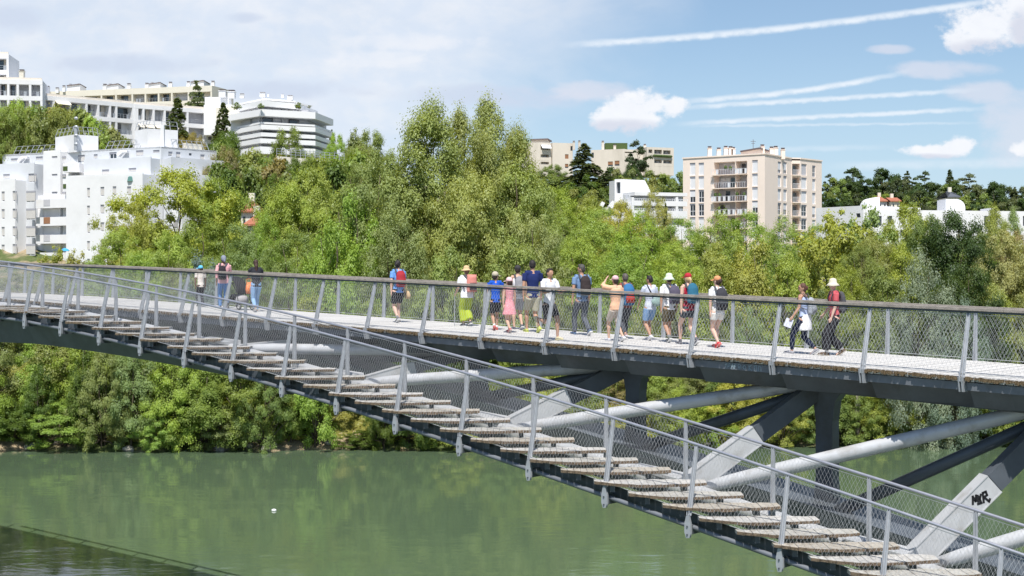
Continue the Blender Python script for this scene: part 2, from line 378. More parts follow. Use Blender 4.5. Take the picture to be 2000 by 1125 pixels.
plank_m = [wood('weathered_plank_%s' % n_, c_, (0.34, 0.32, 0.29), 0.5) for n_, c_ in (('a', (0.53, 0.52, 0.505)), ('b', (0.56, 0.55, 0.53)), ('c', (0.51, 0.50, 0.48)))]
end_m = mat('rotten_plank_end', (0.17, 0.125, 0.075), 0.95, 0, 0.5, 30, 0.8, 80, spec=0.15, dirt=(0.02, 0.016, 0.012, 0.95), dscale=22)
tread_m = wood('weathered_tread', (0.43, 0.415, 0.385), (0.30, 0.25, 0.19), 0.6)
tread_e = mat('tread_edge', (0.20, 0.15, 0.105), 0.95, 0, 0.4, 22, 0.7, 70, spec=0.15, dirt=(0.06, 0.04, 0.03, 0.8), dscale=14)
rail_wood = wood('rail_timber', (0.30, 0.27, 0.24), (0.16, 0.14, 0.12), 0.5)
bridge = empty('footbridge', (0, 0, 0))
tag(bridge, 'steel footbridge over the river, timber deck above a curved stepped arch', 'bridge')
TILT = math.atan2(DIR.y, DIR.x)
# ---- deck planks, laid across
rr = random.Random(11)
PW = 0.148
plank_meshes = []
for k in range(9):
    q = MB(); j0 = rr.uniform(-0.035, 0.03); jm = rr.uniform(-0.02, 0.02)
    # local x along bridge, local y across (0 = near edge)
    w = PW - rr.uniform(0.008, 0.016)
    y0 = -0.02 + j0
    a = w / 2; ch = rr.uniform(0.01, 0.03)
    b4 = [(-a, y0 + 0.05 + ch, -0.105), (a, y0 + 0.05 + jm, -0.105), (a, 3.92, -0.105), (-a, 3.92, -0.105)]
    m4 = [(-a, y0 + 0.05, -0.05), (a, y0 + 0.05, -0.05), (a, 3.92, -0.05), (-a, 3.92, -0.05)]
    t4 = [(-a + .004, y0 + 0.05 + rr.uniform(0, .02), 0), (a - .004, y0 + 0.05 + rr.uniform(0, .02), 0), (a - .004, 3.92, 0), (-a + .004, 3.92, 0)]
    q.hexa(m4, t4, 0); q.hexa(b4, m4, 0)
    # broken, rotten end grain at the near side
    for s_ in range(3):
        x0 = -a + w * s_ / 3; d_ = rr.uniform(0.0, 0.045)
        q.box(x0 + .002, x0 + w / 3 - .004, y0 - d_, y0 + 0.048, -0.10 + rr.uniform(0, .05), -0.006 - rr.uniform(0, .02), 1)
    plank_meshes.append([q.mesh('plank', [pm_, end_m]) for pm_ in plank_m])
t = -4.0; k = 0
rest = MB()
while t < T_END:
    zt = z_deck(t); slope = (z_deck(t + .1) - z_deck(t - .1)) / .2
    if k < 296:
        o = inst('plank', plank_meshes[k % 9][rr.choice((0, 0, 1, 1, 2))], bridge, B(t, 0, zt - abs(rr.gauss(0, 0.003))), (0, -math.atan(slope), math.atan2(-DIR.y, -DIR.x)), (1, 1, 1))
        # local x must point along the bridge, local y across it away from the camera
        o.rotation_euler = (0, math.atan(slope), math.atan2(-DIR.y, -DIR.x))
    else:
        a = [B(t - .068, -.02, zt - .1), B(t - .068, 3.9, zt - .1), B(t + .068, 3.9, zt - .1), B(t + .068, -.02, zt - .1)]
        rest.hexa([a[0], a[1], a[2], a[3]], [p + Vector((0, 0, .1)) for p in a], 0)
    t += PW; k += 1
o = rest.build('plank_field', [plank_m[0]], bridge); o['kind'] = 'stuff'
# ---- deck edge channels, girder, ribs
def strip(q, t0, t1, step, o0, o1, zf_top, zf_bot, m=0, o0b=None, o1b=None):
    """long box following the bridge"""
    n = max(1, int(math.ceil((t1 - t0) / step)))
    o0b = o0 if o0b is None else o0b; o1b = o1 if o1b is None else o1b
    for i in range(n):
        a = t0 + (t1 - t0) * i / n; b = t0 + (t1 - t0) * (i + 1) / n
        # camera side = smaller offset; travelling along -DIR keeps the order counter-clockwise
        bot = [B(b, o0b, zf_bot(b)), B(a, o0b, zf_bot(a)), B(a, o1b, zf_bot(a)), B(b, o1b, zf_bot(b))]
        top = [B(b, o0, zf_top(b)), B(a, o0, zf_top(a)), B(a, o1, zf_top(a)), B(b, o1, zf_top(b))]
        q.hexa(bot, top, m)
POST_P = 2.055
near_posts = [i * POST_P for i in range(-2, 32)]
for i in range(len(near_posts) - 1):
    q = MB(); a, b = near_posts[i] + 0.11, near_posts[i + 1] - 0.05
    strip(q, a, b, 2.5, 0.05, 0.075, lambda t: z_deck(t) - .125, lambda t: z_deck(t) - .275)
    strip(q, a, b, 2.5, 0.078, 0.20, lambda t: z_deck(t) - .255, lambda t: z_deck(t) - .275)
    strip(q, a, b, 2.5, 0.078, 0.20, lambda t: z_deck(t) - .125, lambda t: z_deck(t) - .140)
    q.build('edge_channel', edge_steel, bridge)
q = MB(); strip(q, -6, T_END, 2.0, 3.78, 3.86, lambda t: z_deck(t) - .125, lambda t: z_deck(t) - .30); q.build('far_edge_beam', dark_steel, bridge)
q = MB()
for o_ in (0.35, 1.4, 2.5, 3.5): strip(q, -6, T_END, 2.0, o_, o_ + .08, lambda t: z_deck(t) - .107, lambda t: z_deck(t) - .24)
q.build('deck_joist', dark_steel, bridge)
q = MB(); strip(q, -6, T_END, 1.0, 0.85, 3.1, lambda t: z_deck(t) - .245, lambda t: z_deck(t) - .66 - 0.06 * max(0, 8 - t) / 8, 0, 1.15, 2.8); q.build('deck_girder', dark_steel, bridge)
def rib(tt):
    q = MB(); z = z_deck(tt); n = 8
    for sgn, e0, e1 in ((1, 0.12, 1.3), (-1, 3.8, 2.65)):
        pts = []
        for i in range(n + 1):
            s_ = i / n; o_ = e0 + (e1 - e0) * s_
            pts.append((o_, z - .285 - (.42 * (s_ ** 1.7))))
        for i in range(n):
            (oa, za), (ob, zb) = pts[i], pts[i + 1]
            o1_, o2_ = (oa, ob) if oa < ob else (ob, oa); z1_, z2_ = (za, zb) if oa < ob else (zb, za)
            q.hexa([B(tt + .012, o1_, z1_), B(tt - .012, o1_, z1_), B(tt - .012, o2_, z2_), B(tt + .012, o2_, z2_)],
                   [B(tt + .012, o1_, z - .248), B(tt - .012, o1_, z - .248), B(tt - .012, o2_, z - .248), B(tt + .012, o2_, z - .248)])
    return q
for tp in near_posts:
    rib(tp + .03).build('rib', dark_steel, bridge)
# haunch skins: smooth curved webs between near edge and girder, one bay long
for i in range(len(near_posts) - 1):
    q = MB(); a, b = near_posts[i] + .05, near_posts[i + 1]; n = 8
    for j in range(n):
        s0, s1 = j / n, (j + 1) / n
        ta, tb = a + (b - a) * s0, a + (b - a) * s1
        oa, ob = 0.95 - .62 * math.sin(math.pi * .5 * s0), 0.95 - .62 * math.sin(math.pi * .5 * s1)
        za, zb = z_deck(ta), z_deck(tb)
        q.hexa([B(tb, ob + .25, zb - .64), B(ta, oa + .25, za - .64), B(ta, oa + .27, za - .64), B(tb, ob + .27, zb - .64)],
               [B(tb, ob, zb - .29), B(ta, oa, za - .29), B(ta, oa + .02, za - .29), B(tb, ob + .02, zb - .29)])
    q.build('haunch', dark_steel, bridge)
# ---- arch under the steps
def z_arch_top(t): return z_st(t) - 0.02
q = MB(); strip(q, -7, T_END, 0.9, 0.55, 1.95, z_arch_top, lambda t: z_st(t) - .60 - .55 * max(0, min(1, (t - 12) / 18)), 0, 0.75, 1.75)
q.build('arch_girder', dark_steel, bridge)
q = MB(); ts = np.arange(-7, T_END, 0.8)
q.tube([B(t, -0.78, z_st(t) - 0.16) for t in ts], 0.185, 14)
q.build('arch_chord', white_steel, bridge, smooth=True)
def web_bot(t): return z_st(t) - .42 - .6 * max(0, min(1, (t - 14) / 16))
q = MB()
strip(q, -7, 15.5, 0.9, -.95, -.62, lambda t: z_st(t) - .34, web_bot, 0, -.9, -.65)
strip(q, 15.5, T_END, 0.9, -1.35, 0.1, lambda t: z_st(t) - .36, web_bot, 0, -1.0, 0.1)
strip(q, 17.0, T_END, 0.9, -2.35, -1.4, lambda t: z_st(t) - .36, lambda t: z_st(t) - .42 - .75 * max(0, min(1, (t - 17) / 15)), 0, -2.05, -1.4)
q.build('arch_web', dark_steel, bridge)
# stair stringers
q = MB(); strip(q, -7, 44, 0.9, -2.42, -2.36, lambda t: z_st(t) - .085, lambda t: z_st(t) - .36); q.build('stringer', dark_steel, bridge)
q = MB(); strip(q, -7, 44, 0.9, -1.42, -1.36, lambda t: z_st(t) - .085, lambda t: z_st(t) - .33); q.build('stringer', dark_steel, bridge)
q = MB(); q.tube([B(t, -2.62, z_st(t) - .285) for t in np.arange(-7, 60, 0.9)], 0.052, 8); q.build('edge_tube', edge_steel, bridge, smooth=True)
def top_point(t, z, o):
    """end of a strut under the girder at offset o, on the sight line of the joint measured at offset 0.95"""
    p = B(t, .95, z); sx = 1000 + F * p.x / p.y; t2, d2 = on_line(o, sx)
    return B(t2, o, CZ - (CZ - z) * d2 / p.y)
# ---- struts, columns
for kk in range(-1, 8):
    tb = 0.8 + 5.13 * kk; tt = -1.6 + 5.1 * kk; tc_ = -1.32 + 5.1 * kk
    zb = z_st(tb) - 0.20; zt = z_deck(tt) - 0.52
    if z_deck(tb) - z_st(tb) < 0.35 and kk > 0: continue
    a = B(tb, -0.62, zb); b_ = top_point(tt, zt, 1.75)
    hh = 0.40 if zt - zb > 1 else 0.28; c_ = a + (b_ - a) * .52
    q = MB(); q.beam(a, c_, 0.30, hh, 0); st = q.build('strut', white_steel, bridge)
    q = MB(); q.beam(c_ + (b_ - a).normalized() * .015, b_, 0.30, hh, 0); q.build('strut', dark_steel, bridge)['label'] = 'upper half of the strut, deck shade painted into its colour'  # upper half gets the dark colour to stand in for shade under the deck
    q = MB(); q.beam(c_ - (b_ - a).normalized() * .02, c_ + (b_ - a).normalized() * .03, 0.27, hh - .03, 0); q.build('joint', dark_steel, bridge)
    q = MB(); d_ = (b_ - a).normalized(); u_ = d_.cross(Vector((0, 0, 1))).normalized().cross(d_).normalized()
    q.beam(a + u_ * (hh / 2 + .012), c_ + u_ * (hh / 2 + .012), .33, .022); q.build('flange', white_steel, st); q = MB(); q.beam(a - u_ * (hh / 2 + .012), c_ - u_ * (hh / 2 + .012), .33, .022); q.build('flange', white_steel, st)
    tn = -1.6 + 5.1 * (kk - 1); zt2 = z_deck(tn) - 0.50
    a2 = B(tb + .55 - 1.0, -0.62, z_st(tb - .45) - 0.06); b2 = top_point(tn + .25, zt2, 1.6)
    n_ = 14; pts = [a2 + (b2 - a2) * (i / n_) for i in range(n_ + 1)]
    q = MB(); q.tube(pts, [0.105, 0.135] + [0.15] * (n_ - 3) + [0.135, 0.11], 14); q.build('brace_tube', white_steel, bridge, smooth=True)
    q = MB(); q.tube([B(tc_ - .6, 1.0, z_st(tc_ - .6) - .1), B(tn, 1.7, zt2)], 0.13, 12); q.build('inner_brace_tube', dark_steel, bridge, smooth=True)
    # column: flared box standing on the arch
    q = MB(); zc0 = z_st(tc_) - .05; zc1 = z_deck(tc_) - .64
    prof = [(0.0, .24), (.18, .2), (.7, .2), (.88, .26), (.97, .42), (1.0, .62)]
    for (s0, w0), (s1, w1) in zip(prof[:-1], prof[1:]):
        za, zb_ = zc0 + (zc1 - zc0) * s0, zc0 + (zc1 - zc0) * s1
        q.hexa([B(tc_ + w0, 1.55, za), B(tc_ - w0, 1.55, za), B(tc_ - w0, 1.85, za), B(tc_ + w0, 1.85, za)],
               [B(tc_ + w1, 1.55, zb_), B(tc_ - w1, 1.55, zb_), B(tc_ - w1, 1.85, zb_), B(tc_ + w1, 1.85, zb_)])
    cl = q.build('column', dark_steel, bridge)
    # sunlit gusset lying on the chord at the node
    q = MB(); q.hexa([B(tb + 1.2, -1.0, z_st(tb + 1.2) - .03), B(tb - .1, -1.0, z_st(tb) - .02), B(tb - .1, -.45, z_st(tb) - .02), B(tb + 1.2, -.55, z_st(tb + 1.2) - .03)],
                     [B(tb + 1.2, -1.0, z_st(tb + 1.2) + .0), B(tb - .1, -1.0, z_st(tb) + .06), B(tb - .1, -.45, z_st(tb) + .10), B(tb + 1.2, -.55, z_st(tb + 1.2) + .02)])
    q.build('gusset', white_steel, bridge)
# ---- treads
tread_x = [26, 76, 128, 180, 226, 274, 327, 375, 427, 482, 537, 592, 642, 693, 746, 802, 859, 919, 977, 1035, 1095, 1160, 1227, 1294, 1365, 1438, 1510, 1582, 1659, 1738, 1822, 1910]
tts = [on_line(-2.78, x)[0] for x in tread_x]
tts = [tts[0] + 3.4 * 1, tts[0] + 2.3, tts[0] + 1.15] + tts
L = 2.30
def tread_mesh(seed):
    rr = random.Random(seed); q = MB()
    front = lambda s: -0.07 - 0.46 * math.sin(min(1, s / 0.42) * math.pi / 2) if s < 0.42 else -0.53 + 0.28 * ((s - .42) / .58) ** 1.8
    n = 17
    for i in range(n):
        s0, s1 = i / n, (i + 1) / n; f0, f1 = front(s0) + rr.uniform(-.012, .012), front(s1) + rr.uniform(-.012, .012)
        g_ = 0.004; x0, x1 = L * s0 + g_, L * s1 - g_; zt = rr.uniform(-.004, .004); zb = -.062 + rr.uniform(-.008, .006)
        bk = 0.20 + rr.uniform(-.01, .01)
        # top board part and the dark front edge
        q.hexa([(x0, f0 + .02, zb), (x1, f1 + .02, zb), (x1, bk, zb), (x0, bk, zb)], [(x0, f0 + .02, zt), (x1, f1 + .02, zt), (x1, bk, zt), (x0, bk, zt)], 0)
        q.hexa([(x0, f0 + rr.uniform(0, .01), zb + .004), (x1, f1 + rr.uniform(0, .01), zb + .004), (x1, f1 + .018, zb + .004), (x0, f0 + .018, zb + .004)],
               [(x0, f0, zt - .006), (x1, f1, zt - .006), (x1, f1 + .018, zt - .006), (x0, f0 + .018, zt - .006)], 1)
    return q.mesh('tread', [tread_m, tread_e])
tread_ms = [wood('weathered_tread_%s' % n_, c_, (0.27, 0.23, 0.18), d_) for n_, c_, d_ in (('grey', (0.46, 0.45, 0.43), .5), ('brown', (0.39, 0.36, 0.31), .8), ('dull', (0.41, 0.40, 0.37), .7))]
tmesh = [tread_mesh(i) for i in range(9)]
for i_, m_ in enumerate(tmesh): m_.materials[0] = tread_ms[(i_ * 2) % 3]
for i, tt in enumerate(tts):
    p = B(tt, -2.78, z_st(tt))
    o = inst('tread', tmesh[(i * 4) % 9], bridge, p, (rr.gauss(0, .004), rr.gauss(0, .004), 0)); o['kind'] = 'stuff'
    q = MB()
    for s_ in (.16, .50, .80):
        q = MB(); q.box(L * s_ - .05, L * s_ + .05, -.22, .10, -.20, -.066, 0); q.build('tread_bracket', [dark_steel], bridge, loc=p)
    q = MB(); q.box(L * .50 + .1, L * .50 + .55, -.05, .10, -.105, -.085, 0); q.build('tread_plate', [white_steel], bridge, loc=p)
    q = MB(); q.box(L * .80 + .06, L * .98, -.05, .08, -.10, -.08, 0); q.build('tread_plate', [white_steel], bridge, loc=p)
# ---- railings: each a part of the bridge; posts, handrail and net are its sub-parts
def post_mesh(lean_o, h, plate, wb=.115, wt=.062):
    """twin flats; local x along the bridge, y across, z up; foot at 0"""
    q = MB()
    for sx_ in (-.024, .024):
        s_ = 1 if sx_ > 0 else -1
        q.hexa([(sx_ - .006, -wb / 2, -.02), (sx_ + .006, -wb / 2, -.02), (sx_ + .006, wb / 2, -.02), (sx_ - .006, wb / 2, -.02)],
               [(sx_ - .006, lean_o - wt / 2, h), (sx_ + .006, lean_o - wt / 2, h), (sx_ + .006, lean_o + wt / 2, h), (sx_ - .006, lean_o + wt / 2, h)])
    # web face seen from the river
    q.hexa([(-wb / 2, -.012, -.03), (wb / 2, -.012, -.03), (wb / 2, .0, -.03), (-wb / 2, .0, -.03)],
           [(-wt / 2, lean_o - .012, h - .02), (wt / 2, lean_o - .012, h - .02), (wt / 2, lean_o, h - .02), (-wt / 2, lean_o, h - .02)])
    if plate == 'stair':
        a = [(-.03, -.03), (.03, -.03), (.075, -.22), (.075, -.38), (.045, -.46), (-.03, -.47), (-.07, -.36), (-.07, -.2)]
        for y in (-.06, -.02):
            i = len(q.v); n = len(a); q.v += [(x, y, z) for x, z in a] + [(x, y + .014, z) for x, z in a]
            q.f.append(tuple(i + k_ for k_ in reversed(range(n)))); q.mi.append(0); q.f.append(tuple(i + n + k_ for k_ in range(n))); q.mi.append(0)
            for k_ in range(n): k2 = (k_ + 1) % n; q.f.append((i + k_, i + k2, i + n + k2, i + n + k_)); q.mi.append(0)
        for zz in (-.24, -.40): q.box(-.014, .014, -.078, -.061, zz - .014, zz + .014, 1)
        q.box(-.05, .05, .0, .40, -.40, -.22, 1)
    elif plate == 'deck':
        for dx_ in (-.03, .03):
            q.hexa([(dx_ - .010, -.05, -.30), (dx_ + .014, -.05, -.30), (dx_ + .014, .16, -.31), (dx_ - .010, .16, -.31)],
                   [(dx_ - .016, -.10, -.02), (dx_ + .012, -.10, -.02), (dx_ + .012, -.02, -.02), (dx_ - .016, -.02, -.02)])
        q.box(-.05, .05, -.085, -.065, -.10, -.02, 0)
    return q.mesh('post', [steel, dark_steel])
def wires(tlist_fn, t0, t1, ob, ot, zb, zt, pitch, r_, slope):
    """diamond cable net between foot line and handrail line"""
    V = []; Fc = []
    n = int((t1 - t0) / pitch)
    for sg in (1, -1):
        for i in range(n + 1):
            a = t0 + i * pitch; h = zt(a) - zb(a); b_ = a + sg * h * slope
            if not (t0 <= b_ <= t1): continue
            pa, pb = B(a, ob, zb(a)), B(b_, ot, zt(b_)); d_ = (pb - pa).normalized(); s_ = d_.cross(NOR).normalized() * r_; u_ = NOR * r_
            k_ = len(V)
            for p_ in (pa, pb):
                V += [tuple(p_ + s_), tuple(p_ - s_ * .5 + u_ * .87), tuple(p_ - s_ * .5 - u_ * .87)]
            Fc += [(k_, k_ + 1, k_ + 4, k_ + 3), (k_ + 1, k_ + 2, k_ + 5, k_ + 4), (k_ + 2, k_, k_ + 3, k_ + 5)]
    q = MB(); q.v = V; q.f = Fc; q.mi = [0] * len(Fc); return q
def railing(label, posts, ob, ot, zb, zt, plate, rail, t0, t1, slope=.52, pitch=.082):
    rl = empty('railing', (0, 0, 0), parent=bridge); rl['label'] = label
    cache = {}
    for tp in posts:
        h = zt(tp) - zb(tp) - (.07 if rail == 'timber' else .02); key = round(h, 2)
        if key not in cache: cache[key] = post_mesh(ot - ob, key, plate)
        o = inst('post', cache[key], rl, B(tp, ob, zb(tp)), (0, 0, math.atan2(-DIR.y, -DIR.x)))
    if rail == 'timber':
        bounds = [t0]; r2 = random.Random(5)
        while bounds[-1] < t1 - 5: bounds.append(bounds[-1] + r2.choice((3.9, 4.11, 4.3)))
        bounds.append(t1)
        for a, b_ in zip(bounds[:-1], bounds[1:]):
            q = MB(); off = r2.uniform(-.006, .008)
            strip(q, a + .006, b_ - .006, 1.4, ot - .085, ot + .065, lambda t: zt(t) + off, lambda t: zt(t) - .052 + off)
            q.build('handrail_board', rail_wood, rl)
        q = MB(); strip(q, t0, t1, 2.0, ot - .045, ot + .045, lambda t: zt(t) - .062, lambda t: zt(t) - .10); q.build('rail_bar', dark_steel, rl)
    else:
        q = MB(); q.tube([B(t, ot, zt(t)) for t in np.arange(t0, t1, .8)], .030, 10); q.build('handrail', steel_rail, rl, smooth=True)
    for dz_, zf, o_ in ((.05, zb, ob), (-.13 if rail == 'timber' else -.07, zt, ot)):
        q = MB(); q.tube([B(t, o_, zf(t) + dz_) for t in np.arange(t0, t1, 1.0)], .006, 5); q.build('tension_cable', wire_m, rl)
    q = wires(None, t0, t1, ob, ot, lambda t: zb(t) + .05, lambda t: zt(t) - (.13 if rail == 'timber' else .07), pitch, .0020, slope)
    o = q.build('wire_net', wire_m, rl); o['kind'] = 'stuff'
z_dt = lambda t: z_deck(t)
railing('near railing of the deck, posts leaning inwards', [t for t in near_posts if t < 45], -.03, .30, z_dt, z_rail, 'deck', 'timber', -5, 46)
fp = [on_line(3.95, x)[0] for x in (1905, 1738)]
sp = fp[1] - fp[0]
railing('far railing of the deck, upright posts', [fp[0] + POST_P * 1.0 * i for i in range(-2, 23)], 3.93, 3.98, z_dt, lambda t: z_rail(t) - .10, None, 'timber', -5, 46)
sn = [on_line(-2.72, x)[0] for x in (1525, 1343, 1175, 1025, 890, 765, 650, 545, 445, 355, 270, 190, 120, 50)]
ds = (sn[-2] - sn[0]) / 12.0
railing('near railing of the stepped arch, posts bolted to hanging plates', [sn[0] + ds * i for i in range(-4, 17)], -2.72, -2.45, lambda t: z_st(t) - .02, z_rn, 'stair', 'tube', -7, 36)
sf = [on_line(-1.2, x)[0] for x in (1905, 1690, 1500, 1330, 1175, 1035, 902, 785, 677, 575)]
df = (sf[-1] - sf[0]) / 9.0
railing('far railing of the stepped arch, upright posts', [sf[0] + df * i for i in range(-3, 18)], -1.2, -1.19, lambda t: z_st(t) - .05, z_rf, None, 'tube', -7, 36)
# ---- graffiti
ink = mat('black_spray_paint', (0.012, 0.012, 0.014), 0.6, var=0.05); chalk = mat('pale_blue_spray_paint', (0.25, 0.33, 0.38), 0.7, var=0.1)
def strokes(q, S, org, ex, ey, w):
    for poly in S:
        for (x0, y0), (x1, y1) in zip(poly[:-1], poly[1:]):
            a = org + ex * x0 + ey * y0; b_ = org + ex * x1 + ey * y1
            d_ = (b_ - a); 
            if d_.length < 1e-6: continue
            d_ = d_.normalized() * w * .4; n_ = ex.cross(ey).normalized()
            s_ = d_.cross(n_).normalized() * w / 2
            q.poly([a - d_ - s_, b_ + d_ - s_, b_ + d_ + s_, a - d_ + s_])
# MYR on the lit strut nearest the right
tb, tt = 0.8, -1.6; a = B(tb, -0.62, z_st(tb) - .20); b_ = top_point(tt, z_deck(tt) - .52, 1.75); d_ = (b_ - a).normalized()
side = d_.cross(Vector((0, 0, 1))).normalized(); up_ = side.cross(d_).normalized()
if side.y > 0: side = -side
# keep on the camera-facing side of the strut
cpt = a + (b_ - a) * .435 + side * (.15 + .004) - up_ * .02
ex = (d_ * .86 - up_ * .50); ey = (up_ * .86 + d_ * .50)
S = [[(-.20, -.07), (-.17, .07), (-.135, -.03), (-.10, .075), (-.085, -.05)], [(-.07, .06), (-.045, -.01), (-.005, .07)], [(-.045, -.01), (-.03, -.09), (-.10, -.095)],
     [(.02, -.09), (.04, .09), (.105, .10), (.115, .03), (.045, .005)], [(.045, .005), (.13, -.10), (.155, -.06)]]
S = [[(x * 1.0, y * 1.0) for x, y in p_] for p_ in S]
q = MB(); strokes(q, S, cpt, ex, ey, .045); q.build('graffiti', ink, bridge)['label'] = 'black spray-painted letters MYR'
# pale scribble on the edge channel
t_, _ = on_line(.05, 1417); t2_, _ = on_line(.05, 1492)
org = B(t_, .045, z_deck(t_) - .255); ex = (B(t2_, .045, z_deck(t2_) - .255) - org).normalized(); ey = Vector((0, 0, 1)); Lg = (B(t2_, .045, 0) - B(t_, .045, 0)).length
G = [[(0, .07), (.02, .1), (.05, .1), (.02, .05), (0, .02)], [(.05, .02), (.09, .1), (.12, .1), (.13, .06), (.08, .04)], [(.15, .0), (.19, .11), (.22, .0)], [(.16, .04), (.21, .04)], [(.24, 0), (.24, .1), (.28, .1), (.28, .05), (.24, .05)],
     [(.36, .02), (.33, .08), (.37, .11), (.41, .08), (.41, .02)], [(.36, .0), (.37, .06)], [(.50, .1), (.46, .05), (.50, .0), (.54, .05), (.50, .1)], [(.62, .0), (.62, .11)], [(.68, .11), (.62, .05), (.69, .0)], [(.76, .0), (.77, .11), (.81, .11), (.82, .0)], [(.86, .0), (.87, .1), (.92, .1), (.93, .0)]]
S = [[(x * Lg, y) for x, y in p_] for p_ in G]
q = MB(); strokes(q, S, org, ex, ey, .016); q.build('graffiti', chalk, bridge)['label'] = 'pale blue sprayed scribble of capital letters'
# ================================================================== vegetation
def leaf_mat():
    m_ = bpy.data.materials.new('foliage'); m_.use_nodes = True; t = m_.node_tree; q = NG(t); t.nodes.clear()
    oi = q.n('ShaderNodeObjectInfo'); at = q.n('ShaderNodeAttribute'); at.attribute_name = 'tint'
    k = q.sstep(at.outputs['Fac'], 0.0, 1.0, 1.62, 2.05)
    col = q.mix(1.0, oi.outputs['Color'], q.xyz(q.m('POWER', k, 1.15), k, q.m('POWER', k, 0.7)), 'MULTIPLY')
    d = q.n('ShaderNodeBsdfDiffuse'); t.links.new(col, d.inputs['Color'])
    tr_ = q.n('ShaderNodeBsdfTranslucent'); t.links.new(q.mix(1.0, col, (1.15, 1.05, 0.5), 'MULTIPLY'), tr_.inputs['Color'])
    gl = q.n('ShaderNodeBsdfGlossy'); gl.inputs['Roughness'].default_value = 0.45; gl.inputs['Color'].default_value = (0.9, 0.95, 1, 1)
    mx1 = q.n('ShaderNodeMixShader'); mx1.inputs[0].default_value = 0.5; t.links.new(d.outputs[0], mx1.inputs[1]); t.links.new(tr_.outputs[0], mx1.inputs[2])
    mx2 = q.n('ShaderNodeMixShader'); mx2.inputs[0].default_value = 0.015; t.links.new(mx1.outputs[0], mx2.inputs[1]); t.links.new(gl.outputs[0], mx2.inputs[2])
    o_ = q.n('ShaderNodeOutputMaterial'); t.links.new(mx2.outputs[0], o_.inputs[0]); return m_
LEAF = leaf_mat()
bark = mat('bark_grey_brown', (0.13, 0.105, 0.08), 0.95, 0, 0.35, 4, 0.8, 30, spec=0.1)
bark_pale = mat('bark_pale', (0.36, 0.32, 0.27), 0.95, 0, 0.3, 3, 0.8, 20, spec=0.1)
def quads_mesh(name, C_, Nn, size, tint, elong=1.35, rs=None, up=None):
    """C_ centres (n,3), Nn normals (n,3), size (n,)"""
    n = len(C_); r_ = rs
    a = np.cross(Nn, r_.normal(size=(n, 3)) if up is None else up + 0.35 * r_.normal(size=(n, 3)))
    a /= np.linalg.norm(a, axis=1, keepdims=True) + 1e-9
    b = np.cross(Nn, a); b /= np.linalg.norm(b, axis=1, keepdims=True) + 1e-9
    s = size[:, None]
    V = np.stack([C_ - a * s * .5, C_ + b * s * .5 * elong + Nn * s * .08, C_ + a * s * .5, C_ - b * s * .5 * elong + Nn * s * .08], axis=1).reshape(-1, 3)
    me = bpy.data.meshes.new(name); me.vertices.add(4 * n); me.vertices.foreach_set('co', V.ravel())
    me.loops.add(4 * n); me.loops.foreach_set('vertex_index', np.arange(4 * n, dtype=np.int32))
    me.polygons.add(n); me.polygons.foreach_set('loop_start', np.arange(0, 4 * n, 4, dtype=np.int32)); me.polygons.foreach_set('loop_total', np.full(n, 4, np.int32))
    at = me.attributes.new('tint', 'FLOAT', 'FACE'); at.data.foreach_set('value', np.clip(tint, 0, 1).astype(np.float32))
    me.materials.append(LEAF); me.update(); me.validate(); return me
def unit(v): return v / (np.linalg.norm(v, axis=-1, keepdims=True) + 1e-9)
def crown(name, seed, aspect, prof, nclump, nleaf, leaf, rc, squash=0.8, surf=0.65, upright=0.0, sprig=0.0):
    """unit-height crown (z 0..1), width = aspect. prof: [(z, r)] outline; returns mesh and clump centres"""
    rs = np.random.RandomState(seed); zs = np.array([p[0] for p in prof]); rp = np.array([p[1] for p in prof])
    lob = [(rs.uniform(0, 6.28), rs.uniform(0.08, 0.22), rs.randint(2, 5), rs.uniform(3, 7)) for _ in range(3)]
    cen = []
    while len(cen) < nclump:
        z = rs.uniform(zs[0], zs[-1]); r_ = np.interp(z, zs, rp)
        if rs.uniform() > (r_ / rp.max()) ** 1.2 + .08: continue
        th = rs.uniform(0, 2 * math.pi); rad = r_ * rs.uniform(0, 1) ** (1 - surf)
        k = 1 + sum(a_ * math.sin(nn * th + ph + zz * z) for ph, a_, nn, zz in lob)
        cen.append((aspect * rad * k * math.cos(th), aspect * rad * k * math.sin(th), z))
    cen = np.array(cen); rads = rc * rs.uniform(0.6, 1.35, nclump) ; ct = rs.uniform(0, 1, nclump)
    w = rads ** 2; w /= w.sum(); idx = rs.choice(nclump, nleaf, p=w)
    dirs = unit(rs.normal(size=(nleaf, 3))); dirs[:, 2] = np.where(dirs[:, 2] < -0.35, -dirs[:, 2] * .6, dirs[:, 2]); dirs = unit(dirs)
    rr_ = rs.uniform(0, 1, nleaf) ** 0.42
    lump = 1 + 0.28 * np.sin(dirs[:, 0] * 7 + ct[idx] * 20) * np.sin(dirs[:, 1] * 6 + ct[idx] * 11) * 1.4
    off = dirs * (rads[idx] * rr_ * lump)[:, None]; off[:, 2] *= squash * (1 + upright)
    if upright: off[:, :2] *= (1 - 0.35 * upright)
    pos = cen[idx] + off
    if sprig > 0:
        m_ = rs.uniform(size=nleaf) < sprig; k_ = rs.uniform(0.9, 1.45, nleaf)
        pos = np.where(m_[:, None], cen[idx] + off * k_[:, None], pos)
    pos[:, 2] /= max(1.0, float(np.percentile(pos[:, 2], 99.6)))
    outw = unit(pos - np.array([0, 0, 0.45]) * 1.0)
    nor = unit(dirs * .75 + outw * .35 + np.array([0, 0, .45]) + rs.normal(size=(nleaf, 3)) * .32)
    tint = 0.68 * ct[idx] + 0.32 * rs.uniform(0, 1, nleaf)
    size = leaf * rs.uniform(0.6, 1.35, nleaf)
    return quads_mesh(name, pos, nor, size, tint, rs=rs), cen
